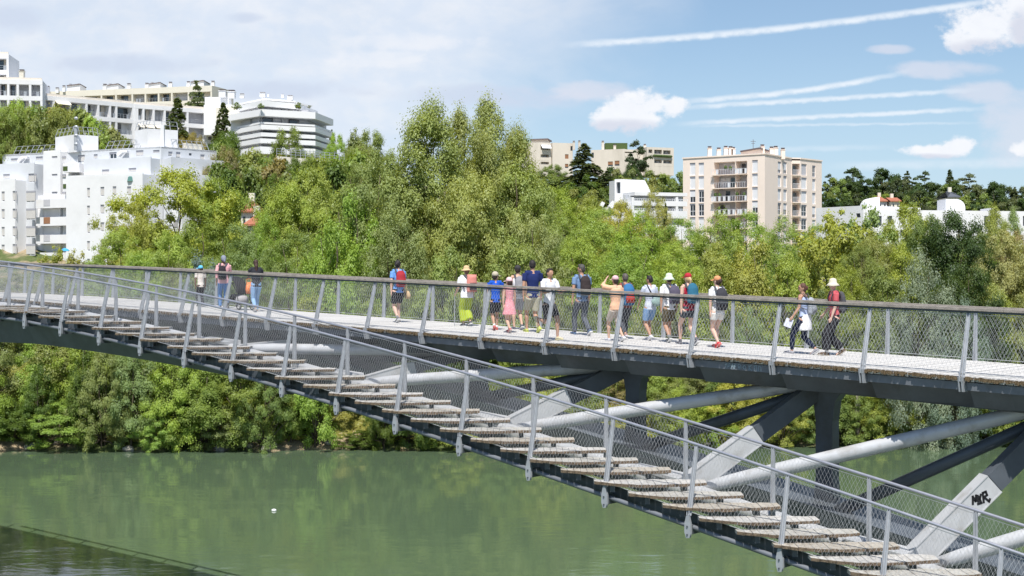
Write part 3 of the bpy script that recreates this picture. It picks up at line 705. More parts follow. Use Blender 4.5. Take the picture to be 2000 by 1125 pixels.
def conifer(name, seed, aspect, layers, nleaf, leaf, droop=0.25, z0=0.06, power=0.85, perl=(9, 6)):
    rs = np.random.RandomState(seed); br = []
    for l in range(layers):
        f = l / (layers - 1); z = z0 + (0.97 - z0) * f; r_ = aspect * .5 * (1 - f) ** power + 0.015
        if z0 < .12: r_ *= min(1, .65 + f * 3)
        for _ in range(int(perl[0] - (perl[0] - perl[1]) * f)):
            th = rs.uniform(0, 6.283); rl = r_ * rs.uniform(.65, 1.12)
            br.append((z + rs.uniform(-.015, .015), th, rl, rs.uniform(0, 1)))
    br = np.array(br); w = br[:, 2] + .02; w /= w.sum(); idx = rs.choice(len(br), nleaf, p=w)
    s = rs.uniform(0.05, 1, nleaf) ** .8; th = br[idx, 1]; rl = br[idx, 2]
    wid = (0.22 * rl * (1.05 - s) + .01)
    lat = rs.normal(size=nleaf) * wid
    x = rl * s * np.cos(th) - lat * np.sin(th); y = rl * s * np.sin(th) + lat * np.cos(th)
    z = br[idx, 0] - droop * rl * s ** 1.5 + rs.normal(size=nleaf) * .006 + 0.03 * np.sin(s * 3) - np.abs(lat) * .25
    pos = np.stack([x, y, z], 1)
    nor = unit(np.stack([np.cos(th) * .25, np.sin(th) * .25, np.full(nleaf, .9)], 1) + rs.normal(size=(nleaf, 3)) * .5)
    tint = .5 * br[idx, 3] + .5 * rs.uniform(0, 1, nleaf)
    return quads_mesh(name, pos, nor, leaf * rs.uniform(.6, 1.3, nleaf), tint, rs=rs), np.stack([br[:, 2] * .7 * np.cos(br[:, 1]), br[:, 2] * .7 * np.sin(br[:, 1]), br[:, 0] - droop * br[:, 2] * .5], 1)
def trunk_mesh(name, cen, seed, r0=.018, h=0.9, nb=14, m_=None, z0=-.02, wig=.012, multi=1):
    rr = random.Random(seed); q = MB()
    cs = list(cen); rr.shuffle(cs)
    for s_ in range(multi):
        ox = (rr.uniform(-.5, .5) * .12 if multi > 1 else 0); oy = (rr.uniform(-.5, .5) * .12 if multi > 1 else 0)
        pts = [(ox * (1 + 2 * i / 8) + rr.uniform(-wig, wig) * i / 4, oy * (1 + 2 * i / 8) + rr.uniform(-wig, wig) * i / 4, z0 + (h - z0) * i / 8) for i in range(9)]
        q.tube(pts, [r0 * (1.25 if i == 0 else 1) * (1 - i / 9.5) for i in range(9)], 7)
        for c_ in cs[s_ * nb:(s_ + 1) * nb]:
            zt_ = max(.08, min(h * .9, c_[2] - math.hypot(c_[0], c_[1]) * rr.uniform(.5, 1.0))); f = (zt_ - z0) / (h - z0) * 8; i0 = int(f); fr = f - i0
            a = Vector(pts[i0]).lerp(Vector(pts[min(8, i0 + 1)]), fr); b_ = Vector(c_); md = a.lerp(b_, .5) + Vector((0, 0, .02 + rr.uniform(-.01, .01)))
            rb = r0 * (1 - i0 / 9.5) * .5
            q.tube([a, md, b_], [rb, rb * .6, rb * .2], 5)
    return q.mesh(name, [m_ or bark], True)
K = {}
def kind(k, mesh_cen, aspect, **tk):
    me, cen = mesh_cen; K[k] = (me, trunk_mesh(k + '_trunk', cen, len(K) + 3, **tk), aspect)
pop = [(.05, .10), (.15, .36), (.3, .5), (.5, .5), (.7, .46), (.85, .36), (.95, .22), (1, .06)]
kind('poplar_a', crown('poplar_crown', 1, .62, pop, 230, 85000, .0082, .062, 1.0, .6, .15, .25), .62, r0=.014, nb=26)
kind('poplar_b', crown('poplar_crown', 2, .55, pop, 200, 72000, .0084, .060, 1.0, .6, .2, .3), .55, r0=.014, nb=26)
br_ = [(.08, .22), (.2, .42), (.4, .5), (.6, .48), (.8, .36), (.93, .18), (1, .05)]
kind('broad_a', crown('broad_crown', 3, .95, br_, 170, 60000, .0115, .080, .8, .62, 0, .2), .95, r0=.02, nb=20)
kind('broad_b', crown('broad_crown', 4, 1.15, br_, 180, 60000, .0115, .078, .8, .62, 0, .2), 1.15, r0=.02, nb=20)
kind('plane_a', crown('plane_crown', 5, 1.25, [(.15, .25), (.3, .46), (.5, .5), (.7, .46), (.88, .34), (1, .1)], 170, 52000, .0135, .082, .85, .62, .1, .15), 1.25, r0=.02, nb=20)
sh = [(.0, .34), (.15, .46), (.35, .5), (.6, .44), (.8, .3), (.95, .12), (1, .03)]
kind('shrub_a', crown('shrub_crown', 6, 1.1, sh, 120, 42000, .0145, .092, .85, .62, 0, .25), 1.1, r0=.02, nb=14, multi=3)
kind('shrub_b', crown('shrub_crown', 7, 1.3, sh, 125, 42000, .0145, .09, .8, .6, 0, .3), 1.3, r0=.018, nb=14, multi=3)
kind('shrub_c', crown('shrub_crown', 8, .9, sh, 105, 38000, .0145, .09, .95, .6, .3, .3), .9, r0=.018, nb=12, multi=3)
kind('feather_a', crown('feather_crown', 9, 1.2, sh, 280, 70000, .0098, .070, .8, .7, 0, .3), 1.2, r0=.015, nb=16, multi=3)
kind('feather_b', crown('feather_crown', 10, 1.0, sh, 250, 66000, .0098, .072, .85, .7, .1, .3), 1.0, r0=.015, nb=16, multi=3)
kind('sparse_a', crown('sparse_crown', 11, .6, [(.15, .15), (.4, .4), (.7, .5), (.9, .3), (1, .05)], 70, 6500, .019, .055, .9, .5, .3, .4), .6, r0=.010, nb=34)
kind('conifer_a', conifer('conifer_crown', 12, .55, 22, 12000, .020, .3), .55, r0=.016, nb=4)
kind('conifer_b', conifer('conifer_crown', 13, .75, 15, 12000, .022, .1, .12, .7), .75, r0=.018, nb=4)
kind('pine_a', crown('pine_crown', 14, .8, [(.45, .15), (.55, .4), (.75, .5), (.9, .36), (1, .1)], 42, 8500, .024, .085, .5, .5, 0, .2), .8, r0=.022, nb=26)
kind('far_a', crown('far_crown', 15, 1.1, br_, 60, 7500, .034, .11, .8, .6), 1.1, r0=.02, nb=12)
kind('far_b', crown('far_crown', 16, .9, br_, 50, 7000, .036, .12, .85, .6), .9, r0=.02, nb=12)
CC = {'yg': (.185, .255, .048), 'bright': (.165, .265, .050), 'lime': (.185, .30, .040), 'mid': (.105, .170, .040), 'olive': (.135, .180, .062), 'dark': (.040, .072, .024),
      'blue': (.060, .090, .045), 'silver': (.135, .185, .185), 'willow': (.145, .215, .080), 'poplar': (.180, .235, .078), 'gold': (.225, .260, .052), 'brown': (.155, .150, .065), 'pale': (.20, .235, .10), 'con': (.050, .075, .036), 'deep': (.075, .12, .028)}
import re
CNT = {}
CW_ = dict(yg='yellow-green', bright='bright green', lime='lime green', mid='mid green', olive='olive', dark='dark green', blue='blue-green', silver='silvery', willow='grey-green', poplar='soft green', gold='golden green', brown='brownish', pale='pale green', con='blackish green', deep='deep green')
def plant(k, sx, ytop, w_px, d, col, label, cat='tree', group=None, name=None, ybase=None, trunk=None, zsq=None):
    me, tm_, asp = K[k]
    if group: CNT[group] = CNT.get(group, 0) + 1; label = CW_[col] + ' ' + re.sub('^[a-z]+( green)? (?=(bush|tree|shrub))', '', label) + ', ' + ordw(CNT[group] - 1, 0) + ' from the left'
    x = (sx - 1000) / F * d; gz = ground_z(x, d) - 0.15; top = CZ + (HY - ytop) / F * d
    if ybase is not None: gz = CZ + (HY - ybase) / F * d
    h = max(0.6, top - gz); w = w_px / F * d; sxy = w / asp
    # keep leaves from stretching too far: width scale within bounds of the height
    sxy = max(.45 * h, min(2.2 * h, sxy))
    base = {'sh': 'bush', 'fe': 'bush', 'co': 'conifer_tree', 'pi': 'pine_tree', 'po': 'poplar_tree'}.get(k[:2], 'tree')
    r_ = empty(name or base, (x, d, gz), rnd.uniform(0, 6.28)); tag(r_, label, cat, group)
    c = inst('crown', me, r_, scale=(sxy, sxy, h)); j = rnd.uniform(.9, 1.1)
    cc = tuple(a_ * .78 + b_ * .22 for a_, b_ in zip(CC[col], (.19, .215, .105))) if col not in ('dark', 'con', 'deep', 'silver') else CC[col]; c.color = (cc[0] * j * rnd.uniform(.93, 1.07), cc[1] * j, cc[2] * j * rnd.uniform(.8, 1.2), 1)
    t_ = inst('trunk', tm_, r_, scale=(sxy, sxy, h))
    if trunk: t_.data = t_.data.copy(); t_.data.materials[0] = trunk
    return r_
# ---- tall poplars and the trees round them
plant('poplar_a', 842, 208, 200, 112, 'poplar', 'tall yellow-green poplar with two rounded tops, left of the pair in the middle', group=None)
plant('poplar_b', 905, 222, 130, 114, 'poplar', 'slimmer poplar squeezed between the two tallest trees')
plant('poplar_b', 962, 200, 150, 118, 'poplar', 'tallest poplar, darker green with a ragged pointed top')
plant('poplar_a', 1008, 255, 120, 120, 'poplar', 'right shoulder of the poplar clump, in front of the hillside flats')
plant('broad_a', 1010, 300, 190, 116, 'poplar', 'broad pale green tree leaning out to the right of the poplars')
plant('broad_a', 905, 320, 200, 108, 'poplar', 'full leafy poplar crown low in front of the poplar clump')
plant('broad_b', 740, 300, 160, 112, 'willow', 'grey-green tree on the left flank of the poplars')
plant('feather_b', 770, 400, 170, 105, 'willow', 'grey-green willow bush below the poplars, left')
plant('broad_a', 1040, 400, 130, 108, 'pale', 'pale leafy tree with bare branches right of the poplar trunks')
plant('shrub_a', 1000, 470, 170, 102, 'willow', 'soft green bush behind the walkers in the centre')
plant('shrub_b', 880, 490, 190, 101, 'poplar', 'leafy bush behind the woman in the straw hat')
plant('shrub_c', 690, 378, 110, 108, 'lime', 'bright lime-green tree left of the willow')
plant('shrub_c', 655, 430, 90, 103, 'lime', 'fresh green bush behind the left half of the deck, right of the white one')
plant('plane_a', 602, 334, 190, 150, 'yg', 'yellow-green plane tree right of the red roof')
plant('plane_a', 560, 365, 120, 146, 'yg', 'smaller plane tree crown just right of the satellite dish')
plant('plane_a', 350, 333, 250, 152, 'yg', 'big yellow-green plane tree in front of the white apartment block')
plant('plane_a', 258, 400, 150, 148, 'gold', 'golden-green plane tree at the foot of the white block')
plant('plane_a', 425, 352, 110, 154, 'yg', 'plane tree crown at the right end of the white block')
plant('broad_b', 235, 450, 170, 128, 'bright', 'bright green bush mass at the foot of the white block')
plant('broad_b', 395, 432, 200, 126, 'mid', 'mid green tree behind the pushchair family')
plant('broad_b', 330, 455, 150, 120, 'bright', 'bright green rounded tree behind the boy in the blue cap')
plant('feather_a', 470, 440, 170, 116, 'willow', 'soft grey-green tree behind the woman in jeans')
plant('feather_a', 580, 455, 210, 112, 'willow', 'wide soft green thicket right of the pushchair family')
plant('feather_b', 520, 420, 120, 125, 'bright', 'feathery green crown below the red roof')
plant('shrub_c', 395, 500, 60, 104, 'silver', 'small silvery shrub just above the blue cap')
plant('sparse_a', 110, 470, 60, 126, 'gold', 'thin golden sapling in front of the lowest balconies')
plant('sparse_a', 150, 478, 60, 124, 'gold', 'sparse yellowish sapling beside the blue parasol')
for i, (sx, yt, w, d, c_) in enumerate([(-40, 520, 150, 122, 'olive'), (30, 535, 130, 118, 'olive'), (110, 530, 150, 120, 'olive'), (190, 505, 150, 118, 'bright'), (270, 500, 140, 112, 'bright'), (350, 520, 130, 108, 'olive')]):
    plant('shrub_b', sx, yt, w, d, c_, 'bush below the white block', 'bush', 'bushes in the row under the white block')
# ---- feathery bright thicket right of centre
for i, (sx, yt, w, d, c_) in enumerate([(1100, 425, 180, 130, 'bright'), (1170, 408, 190, 138, 'bright'), (1250, 418, 180, 134, 'bright'), (1330, 428, 170, 136, 'bright'), (1400, 420, 170, 132, 'bright'), (1460, 415, 180, 136, 'bright'), (1530, 430, 160, 130, 'bright'), (1590, 440, 140, 128, 'bright'),
        (1130, 470, 200, 118, 'bright'), (1230, 478, 200, 116, 'bright'), (1320, 480, 180, 118, 'bright'), (1590, 490, 150, 114, 'willow')]):
    plant('feather_a' if i % 2 else 'feather_b', sx, yt, w, d, c_, 'feathery bush between poplars and pink block', 'bush', 'feathery bushes of the bright thicket')
for i, (sx, yt, w, d, c_) in enumerate([(1150, 388, 120, 175, 'yg'), (1210, 395, 110, 172, 'gold'), (1095, 370, 120, 170, 'yg'), (1060, 390, 100, 160, 'olive')]):
    plant('plane_a', sx, yt, w, d, c_, 'small tree before the white terraced house', 'tree', 'yellowish trees before the white terraced house')
plant('feather_b', 1278, 368, 62, 220, 'pale', 'slim grey-green tree in front of the white terraced house')
plant('conifer_a', 1300, 400, 46, 222, 'dark', 'small dark conifer right beside the slim grey-green tree')
for i, (sx, yt, w, d, c_) in enumerate([(1400, 480, 130, 106, 'gold'), (1470, 470, 150, 107, 'gold'), (1540, 500, 120, 105, 'yg'), (1340, 530, 130, 103, 'yg')]):
    plant('shrub_c' if i % 2 else 'shrub_a', sx, yt, w, d, c_, 'bush behind the walkers right of centre', 'bush', 'yellow-leaved bushes behind the walkers')
plant('sparse_a', 1632, 395, 120, 118, 'gold', 'tall thin golden tree beside the right edge of the pink block')
plant('sparse_a', 1600, 430, 110, 112, 'gold', 'sparse yellow tree in front of the pink block corner')
plant('sparse_a', 1695, 385, 90, 122, 'willow', 'half-bare tree with upright twigs in front of the long white building')
plant('plane_a', 1775, 402, 150, 125, 'yg', 'yellow-green tree in front of the long white building')
plant('broad_a', 1712, 450, 130, 116, 'olive', 'olive green tree left of the silvery willow')
plant('broad_a', 1870, 398, 175, 112, 'dark', 'large dark green tree with a pointed top, right')
plant('broad_b', 1810, 425, 130, 120, 'mid', 'mid green shoulder tree left of the large dark tree')
plant('broad_a', 1890, 500, 130, 101, 'dark', 'dark green lower tree behind the handrail, right')
plant('feather_b', 1800, 500, 170, 97.6, 'silver', 'silvery grey-leaved willow behind the deck, right')
plant('feather_a', 1865, 580, 150, 97.4, 'silver', 'low silvery willow touching the handrail, right')
plant('broad_b', 1965, 455, 150, 108, 'pale', 'pale green tree at the right edge')
plant('poplar_b', 1945, 405, 60, 142, 'poplar', 'narrow poplar rising behind the pale tree at the right edge')
plant('poplar_b', 1975, 412, 50, 144, 'willow', 'second narrow poplar at the right edge')
plant('broad_a', 1990, 440, 70, 130, 'brown', 'brownish tree at the right edge above the pale one')
plant('broad_a', 2050, 470, 150, 106, 'pale', 'pale tree mostly cut off by the right edge')
for i, (sx, yt, w, d, c_) in enumerate([(1650, 520, 130, 104, 'yg'), (1720, 530, 130, 103, 'olive'), (1620, 560, 120, 102, 'olive'), (1940, 560, 140, 102, 'pale'), (1680, 480, 120, 110, 'olive'), (1760, 480, 110, 111, 'yg')]):
    plant('shrub_a' if i % 2 else 'feather_a', sx, yt, w, d, c_, 'bush behind the right half of the deck', 'bush', 'olive bushes behind the right half of the deck')
# low growth seen through the net of the right half
for i in range(26):
    sx = 1010 + i * 41 + rnd.uniform(-10, 10); d = 99.0 + shore(sx) + rnd.uniform(0, 4.5)
    plant(rnd.choice(['shrub_b', 'shrub_a', 'feather_a']), sx, 612 + rnd.uniform(-30, 45), 110, d, rnd.choice(['olive', 'pale', 'olive', 'yg', 'willow']), 'low shrub seen through the right-hand net', 'bush', 'low shrubs on the bank seen through the net')
# ---- bushes hanging over the water, left and right
CW = ['bright', 'mid', 'bright', 'olive', 'mid', 'yg', 'deep', 'willow', 'deep']
for i in range(22):
    sx = -60 + i * 45 + rnd.uniform(-10, 10)
    if 655 < sx < 700: continue
    d = 94.9 + shore(sx) + rnd.uniform(0, .7)
    plant(rnd.choice(['shrub_a', 'shrub_b', 'shrub_c']), sx, (760 if 630 < sx < 760 else 705) + rnd.uniform(-45, 90), rnd.uniform(80, 170), d + rnd.uniform(0, .8), rnd.choice(CW), 'bush overhanging the water, left half', 'bush', 'bushes overhanging the water, left half')
for i in range(17):
    sx = -40 + i * 58 + rnd.uniform(-14, 14)
    if 650 < sx < 720 or 15 < sx < 75: continue
    d = 98.6 + shore(sx) + rnd.uniform(0, 1.5)
    plant(rnd.choice(['shrub_a', 'shrub_c', 'feather_b']), sx, 590 + rnd.uniform(-30, 35), 150, d, rnd.choice(CW + ['olive', 'willow']), 'bank bush in the second row, left half', 'bush', 'second row of bank bushes, left half')
for i in range(22):
    sx = 985 + i * 50 + rnd.uniform(-12, 12); d = 94.9 + shore(sx) + rnd.uniform(0, .8)
    plant(rnd.choice(['shrub_a', 'shrub_b', 'shrub_c']), sx, 775 + rnd.uniform(-35, 22), 110, d, rnd.choice(['yg', 'gold', 'mid', 'bright', 'deep', 'olive']), 'waterline bush, right half', 'bush', 'waterline bushes, right half')
for i in range(15):
    sx = 985 + i * 72 + rnd.uniform(-12, 12); d = 97.6 + shore(sx) + rnd.uniform(0, 1)
    plant(rnd.choice(['shrub_b', 'feather_b']), sx, 705 + rnd.uniform(-20, 30), 130, d, rnd.choice(['yg', 'gold', 'olive', 'brown', 'mid']), 'bank bush in the second row, right half', 'bush', 'second row of bank bushes, right half')
# dead pale trunk on the bank
q = MB(); q.tube([(0, 0, 0), (.05, 0, 2.4), (.12, 0, 5.2)], [.22, .18, .13], 9); q.tube([(.08, 0, 3.6), (.5, .1, 4.8), (.6, .1, 5.9)], [.08, .05, .02], 6)
dt = 95.2 + shore(1674); x = (1674 - 1000) / F * dt; o = q.build('dead_trunk', bark_pale, loc=(x, dt, ground_z(x, dt) - .3), smooth=True); tag(o, 'bare pale dead trunk standing on the bank below the right half of the deck', 'tree')
# ---- hillside, left
for i, (k, sx, yt, w, d, c_, lb) in enumerate([
    ('conifer_a', 346, 195, 130, 278, 'con', 'dark pointed conifer in front of the long terraced flats'),
    ('conifer_a', 436, 204, 120, 272, 'con', 'dark pointed conifer between the terraced flats and the stacked white flats'),
    ('conifer_b', 384, 160, 110, 322, 'blue', 'open blue-green cedar on the hill behind the long terraced flats'),
    ('broad_a', 440, 245, 90, 262, 'deep', 'dense green tree below the right-hand conifer'), ('broad_a', 372, 250, 60, 265, 'brown', 'rusty brown-green tree below the left-hand conifer'),
    ('broad_b', 565, 253, 125, 262, 'mid', 'round dark green tree below the stacked white flats'), ('broad_b', 500, 300, 100, 240, 'mid', 'green tree on the slope below the stacked white flats'),
    ('broad_b', 655, 262, 70, 300, 'lime', 'bright green round tree on the skyline right of the stacked flats'), ('conifer_b', 648, 255, 50, 330, 'blue', 'blue-green tree peeping behind the bright green one'),
    ('broad_a', 722, 246, 90, 270, 'mid', 'dark green tree left of the poplars on the skyline'), ('sparse_a', 700, 240, 50, 268, 'olive', 'thin twiggy tree on the skyline left of the poplars'),
    ('broad_a', 690, 275, 70, 262, 'olive', 'olive tree below the skyline left of the poplars'),
    ('broad_a', 30, 182, 90, 250, 'bright', 'light green tree top at the left edge under the terraced flats'), ('sparse_a', 70, 195, 70, 246, 'olive', 'thin trunked tree at the left edge'), ('sparse_a', 15, 200, 70, 248, 'olive', 'bare-stemmed tree at the far left edge')]):
    plant(k, sx, yt, w, d, c_, lb)
for i in range(22):
    sx = -30 + i * 13 + rnd.uniform(-5, 5)
    yt = np.interp(sx, [0, 120, 180, 240, 260], [200, 205, 225, 250, 262]) + rnd.uniform(-8, 28)
    plant(rnd.choice(['broad_a', 'far_a', 'sparse_a', 'far_b']), sx, yt, 70, 250 + rnd.uniform(-6, 8), rnd.choice(['olive', 'mid', 'bright', 'olive', 'brown']), 'hillside tree above the white block', 'tree', 'hillside trees between the terraced flats and the white block')
for i in range(34):
    sx = 425 + (i % 17) * 19 + rnd.uniform(-8, 8); yt = (292 if i < 17 else 330) + rnd.uniform(-10, 18)
    if i < 17 and 500 < sx < 680: yt = max(yt, 312)
    plant(rnd.choice(['far_a', 'far_b', 'broad_b']), sx, yt, 75, (232 if i < 17 else 205) + rnd.uniform(-6, 6), rnd.choice(['mid', 'olive', 'brown', 'mid', 'deep']), 'slope tree below the stacked flats', 'tree', 'slope trees below the stacked white flats')
# ---- hillside, middle
for k, sx, yt, w, d, c_, lb in [
    ('conifer_a', 1141, 282, 150, 345, 'con', 'large dark fir in front of the beige hillside flats'), ('conifer_b', 1185, 335, 110, 340, 'con', 'dark layered cedar right of the large fir'),
    ('pine_a', 1246, 276, 52, 372, 'con', 'crooked pine in front of the right-hand beige flats'), ('broad_b', 1232, 320, 60, 368, 'dark', 'dark tree round the foot of the crooked pine'),
    ('broad_a', 1080, 318, 60, 350, 'mid', 'green tree left of the large fir'), ('broad_a', 1045, 345, 60, 340, 'olive', 'olive tree below the left-hand beige flats')]:
    plant(k, sx, yt, w, d, c_, lb)
for i in range(24):
    sx = 1045 + i * 13 + rnd.uniform(-5, 5)
    plant(rnd.choice(['far_a', 'far_b']), sx, 332 + rnd.uniform(-5, 18) + (12 if sx < 1190 else 0), 52, 345 + rnd.uniform(-12, 18), rnd.choice(['mid', 'deep', 'mid', 'dark', 'olive']), 'belt tree below the beige flats', 'tree', 'tree belt below the beige hillside flats')
for i in range(16):
    sx = 1050 + i * 18 + rnd.uniform(-5, 5)
    plant(rnd.choice(['far_a', 'far_b']), sx, 372 + rnd.uniform(-8, 12), 62, 300 + rnd.uniform(-8, 8), rnd.choice(['mid', 'deep', 'dark', 'olive']), 'slope tree behind the terraced house', 'tree', 'slope trees behind the white terraced house')
# ---- wooded hill, right
for k, sx, yt, w, c_, lb in [
    ('pine_a', 1622, 341, 34, 'con', 'dark umbrella pine against the sky right of the pink block'), ('far_a', 1668, 329, 56, 'dark', 'tall dark round tree on the right-hand hill, left of the summit gap'),
    ('pine_a', 1665, 331, 60, 'dark', 'dark spreading pine on the right-hand hill'), ('far_b', 1722, 330, 64, 'dark', 'broad dark tree on the summit of the right-hand hill'),
    ('conifer_b', 1772, 335, 70, 'con', 'layered dark cedar right of the summit tree'), ('far_b', 1752, 342, 34, 'dark', 'small dark tree left of the layered cedar'),
    ('pine_a', 1806, 336, 46, 'con', 'dark pine above the red-roofed house'), ('conifer_a', 1855, 333, 64, 'con', 'pointed spruce on the right-hand hill'),
    ('pine_a', 1893, 341, 66, 'blue', 'airy blue-green umbrella pine right of the pointed spruce'), ('far_b', 1942, 356, 36, 'dark', 'round dark tree near the right edge of the hill'),
    ('conifer_b', 1982, 366, 60, 'blue', 'spreading grey-blue cedar at the right edge of the hill')]:
    plant(k, sx, yt, w, 440 + rnd.uniform(-8, 8), c_, lb)
for i in range(46):
    row = i % 2; sx = 1604 + (i // 2) * 18.5 + rnd.uniform(-6, 6)
    plant(rnd.choice(['far_a', 'far_b', 'far_b']), sx, (357 if row else 380) + rnd.uniform(-8, 12) + (6 if sx > 1900 else 0), 46, (435 if row else 400) + rnd.uniform(-8, 8), rnd.choice(['dark', 'con', 'blue', 'mid', 'dark']), 'wood tree on the right-hand hill', 'tree', 'trees of the wood on the right-hand hill')
for i in range(22):
    sx = 1590 + i * 20 + rnd.uniform(-6, 6)
    plant(rnd.choice(['broad_b', 'plane_a', 'broad_a']), sx, 462 + rnd.uniform(-12, 25), 110, 140 + rnd.uniform(-8, 12), rnd.choice(['olive', 'yg', 'mid', 'willow']), 'massed tree before the long white building', 'tree', 'tree mass before the long white building')
# ---- grass tufts along the bank
def grass_field():
    rs = np.random.RandomState(21); n = 60000
    sx = rs.uniform(-80, 2080, n); dd = np.array([96.0 + shore(s) for s in sx]) + rs.uniform(0, 1, n) ** 1.3 * 16
    x = (sx - 1000) / F * dd; keep = np.sin(x * .35 + dd * .5) + .6 * np.sin(x * .9 - dd * .31) + rs.normal(size=n) * .35 > -.35
    x, dd = x[keep], dd[keep]; n = len(x); z = np.array([ground_z(a, b) for a, b in zip(x, dd)]) + .12
    nor = unit(np.stack([rs.normal(size=n), -np.ones(n) + rs.normal(size=n) * .4, .35 + .3 * rs.normal(size=n)], 1))
    me = quads_mesh('bank_grass', np.stack([x, dd, z], 1), nor, .22 * rs.uniform(.5, 1.4, n), rs.uniform(0, 1, n), 2.4, rs, up=np.tile(np.array([[1.0, 0, 0]]), (n, 1)))
    o = bpy.data.objects.new('bank_grass', me); COL.objects.link(o); o.color = (.20, .22, .075, 1); tag(o, 'dry and green grass growing on the far bank', 'grass', kind='stuff')
grass_field()
# ================================================================== buildings
w_white = mat('white_render', (0.76, 0.76, 0.77), 0.85, var=0.04, scale=.3, dirt=(0.62, 0.62, 0.62, .35), dscale=.25)
blind = mat('warm_grey_blind', (0.56, 0.54, 0.52), 0.7, var=.08); lintel_l = mat('grey_blind_box', (0.36, 0.36, 0.40), 0.6, var=.05)
w_bright = mat('bright_white_concrete', (0.86, 0.86, 0.86), 0.85, var=.02)
w_grey = mat('pale_blue_grey_render', (0.60, 0.62, 0.65), 0.85, var=0.04, scale=.3, dirt=(0.55, 0.56, 0.57, .4), dscale=.2)
w_cream = mat('cream_render', (0.72, 0.68, 0.58), 0.85, var=0.05, scale=.3, dirt=(0.55, 0.50, 0.42, .4), dscale=.3)
w_pink = mat('pink_beige_render', (0.83, 0.715, 0.625), 0.85, var=0.03, scale=.3, dirt=(0.76, 0.65, 0.565, .5), dscale=.22, stretch=(1, 1, .3))
w_beige = mat('beige_concrete', (0.66, 0.60, 0.52), 0.9, var=0.06, scale=.3, dirt=(0.50, 0.45, 0.38, .6), dscale=.25, stretch=(1, 1, .25))
w_roof = mat('roof_gravel', (0.42, 0.41, 0.40), 0.95, var=0.1)
glass = mat('window_glass', (0.035, 0.045, 0.06), 0.08, var=0.3, scale=.6, spec=0.9)
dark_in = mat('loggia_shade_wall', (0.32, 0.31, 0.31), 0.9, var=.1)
shutter = mat('grey_shutter', (0.50, 0.50, 0.53), 0.6, var=.05); shutter_w = mat('white_shutter', (0.72, 0.73, 0.76), 0.6, var=.04)
lintel = mat('shutter_box', (0.40, 0.41, 0.47), 0.6, var=.05); awn = mat('cream_awning', (0.74, 0.68, 0.54), 0.9, var=.05)
red_tile = mat('red_roof_tiles', (0.36, 0.135, 0.08), 0.9, var=.25, scale=3, bump=.4, bscale=12)
chim_cap = mat('chimney_cap', (0.16, 0.13, 0.13), .9, var=.2); red_panel = mat('red_panel', (.42, .08, .06), .8, var=.1); orange_panel = mat('brick_orange_panel', (.45, .20, .09), .9, var=.15)
rail_m = mat('roof_railing', (0.40, 0.42, 0.45), .5, .3, var=.1); balus = mat('white_balustrade', (.72, .73, .76), .6, var=.08)
plantm = mat('balcony_plants', (.065, .10, .028), .9, var=.5, scale=5); blue_par = mat('blue_canvas', (.05, .32, .62), .8, var=.05); wood_br = mat('brown_shutter', (.30, .15, .08), .8, var=.15); slate = mat('slate_roof', (.10, .11, .13), .6, var=.2); teal = mat('green_parasol', (.10, .22, .20), .8)
class Face:
    """vertical wall plane between two plan corners (screen x, depth); u runs left to right as seen from the river"""
    def __init__(s, sx0, d0, sx1, d1):
        s.a = Vector(((sx0 - 1000) / F * d0, d0)); s.b = Vector(((sx1 - 1000) / F * d1, d1)); s.L = (s.b - s.a).length; s.e = (s.b - s.a) / s.L
        s.n = Vector((s.e.y, -s.e.x))           # towards the river
    def u(s, sx):
        k = (sx - 1000) / F; return (k * s.a.y - s.a.x) / (s.e.x - k * s.e.y)
    def d(s, u): return s.a.y + s.e.y * u
    def z(s, sx, sy): return CZ + (HY - sy) / F * s.d(s.u(sx))
    def p(s, u, out, z): q = s.a + s.e * u + s.n * out; return (q.x, q.y, z)
    def rect(s, x0, y0, x1, y1):
        xm = (x0 + x1) / 2; return s.u(x0), s.u(x1), s.z(xm, y1), s.z(xm, y0)
    def box(s, q, u0, u1, z0, z1, o0, o1, m=0):
        """o0 outer, o1 inner offsets (towards river positive)"""
        q.hexa([s.p(u0, o0, z0), s.p(u1, o0, z0), s.p(u1, o1, z0), s.p(u0, o1, z0)], [s.p(u0, o0, z1), s.p(u1, o0, z1), s.p(u1, o1, z1), s.p(u0, o1, z1)], m)
    def wall(s, q, z0, z1, holes, m=0, u0=0.0, u1=None):
        u1 = s.L if u1 is None else u1
        hs = [(max(u0, a), min(u1, b), max(z0, c_), min(z1, e), dp) for a, b, c_, e, dp in holes if b > u0 and a < u1 and e > z0 and c_ < z1]
        U = sorted(set([u0, u1] + [round(h[i], 4) for h in hs for i in (0, 1)])); Z = sorted(set([z0, z1] + [round(h[i], 4) for h in hs for i in (2, 3)]))
        for i in range(len(U) - 1):
            for j in range(len(Z) - 1):
                um, zm = (U[i] + U[i + 1]) / 2, (Z[j] + Z[j + 1]) / 2
                if any(h[0] < um < h[1] and h[2] < zm < h[3] for h in hs): continue
                q.poly([s.p(U[i], 0, Z[j]), s.p(U[i + 1], 0, Z[j]), s.p(U[i + 1], 0, Z[j + 1]), s.p(U[i], 0, Z[j + 1])], m)
        for a, b, c_, e, dp in hs:      # reveals
            for A, B_ in (((a, c_), (b, c_)), ((b, c_), (b, e)), ((b, e), (a, e)), ((a, e), (a, c_))):
                q.poly([s.p(A[0], 0, A[1]), s.p(B_[0], 0, B_[1]), s.p(B_[0], -dp, B_[1]), s.p(A[0], -dp, A[1])], m)
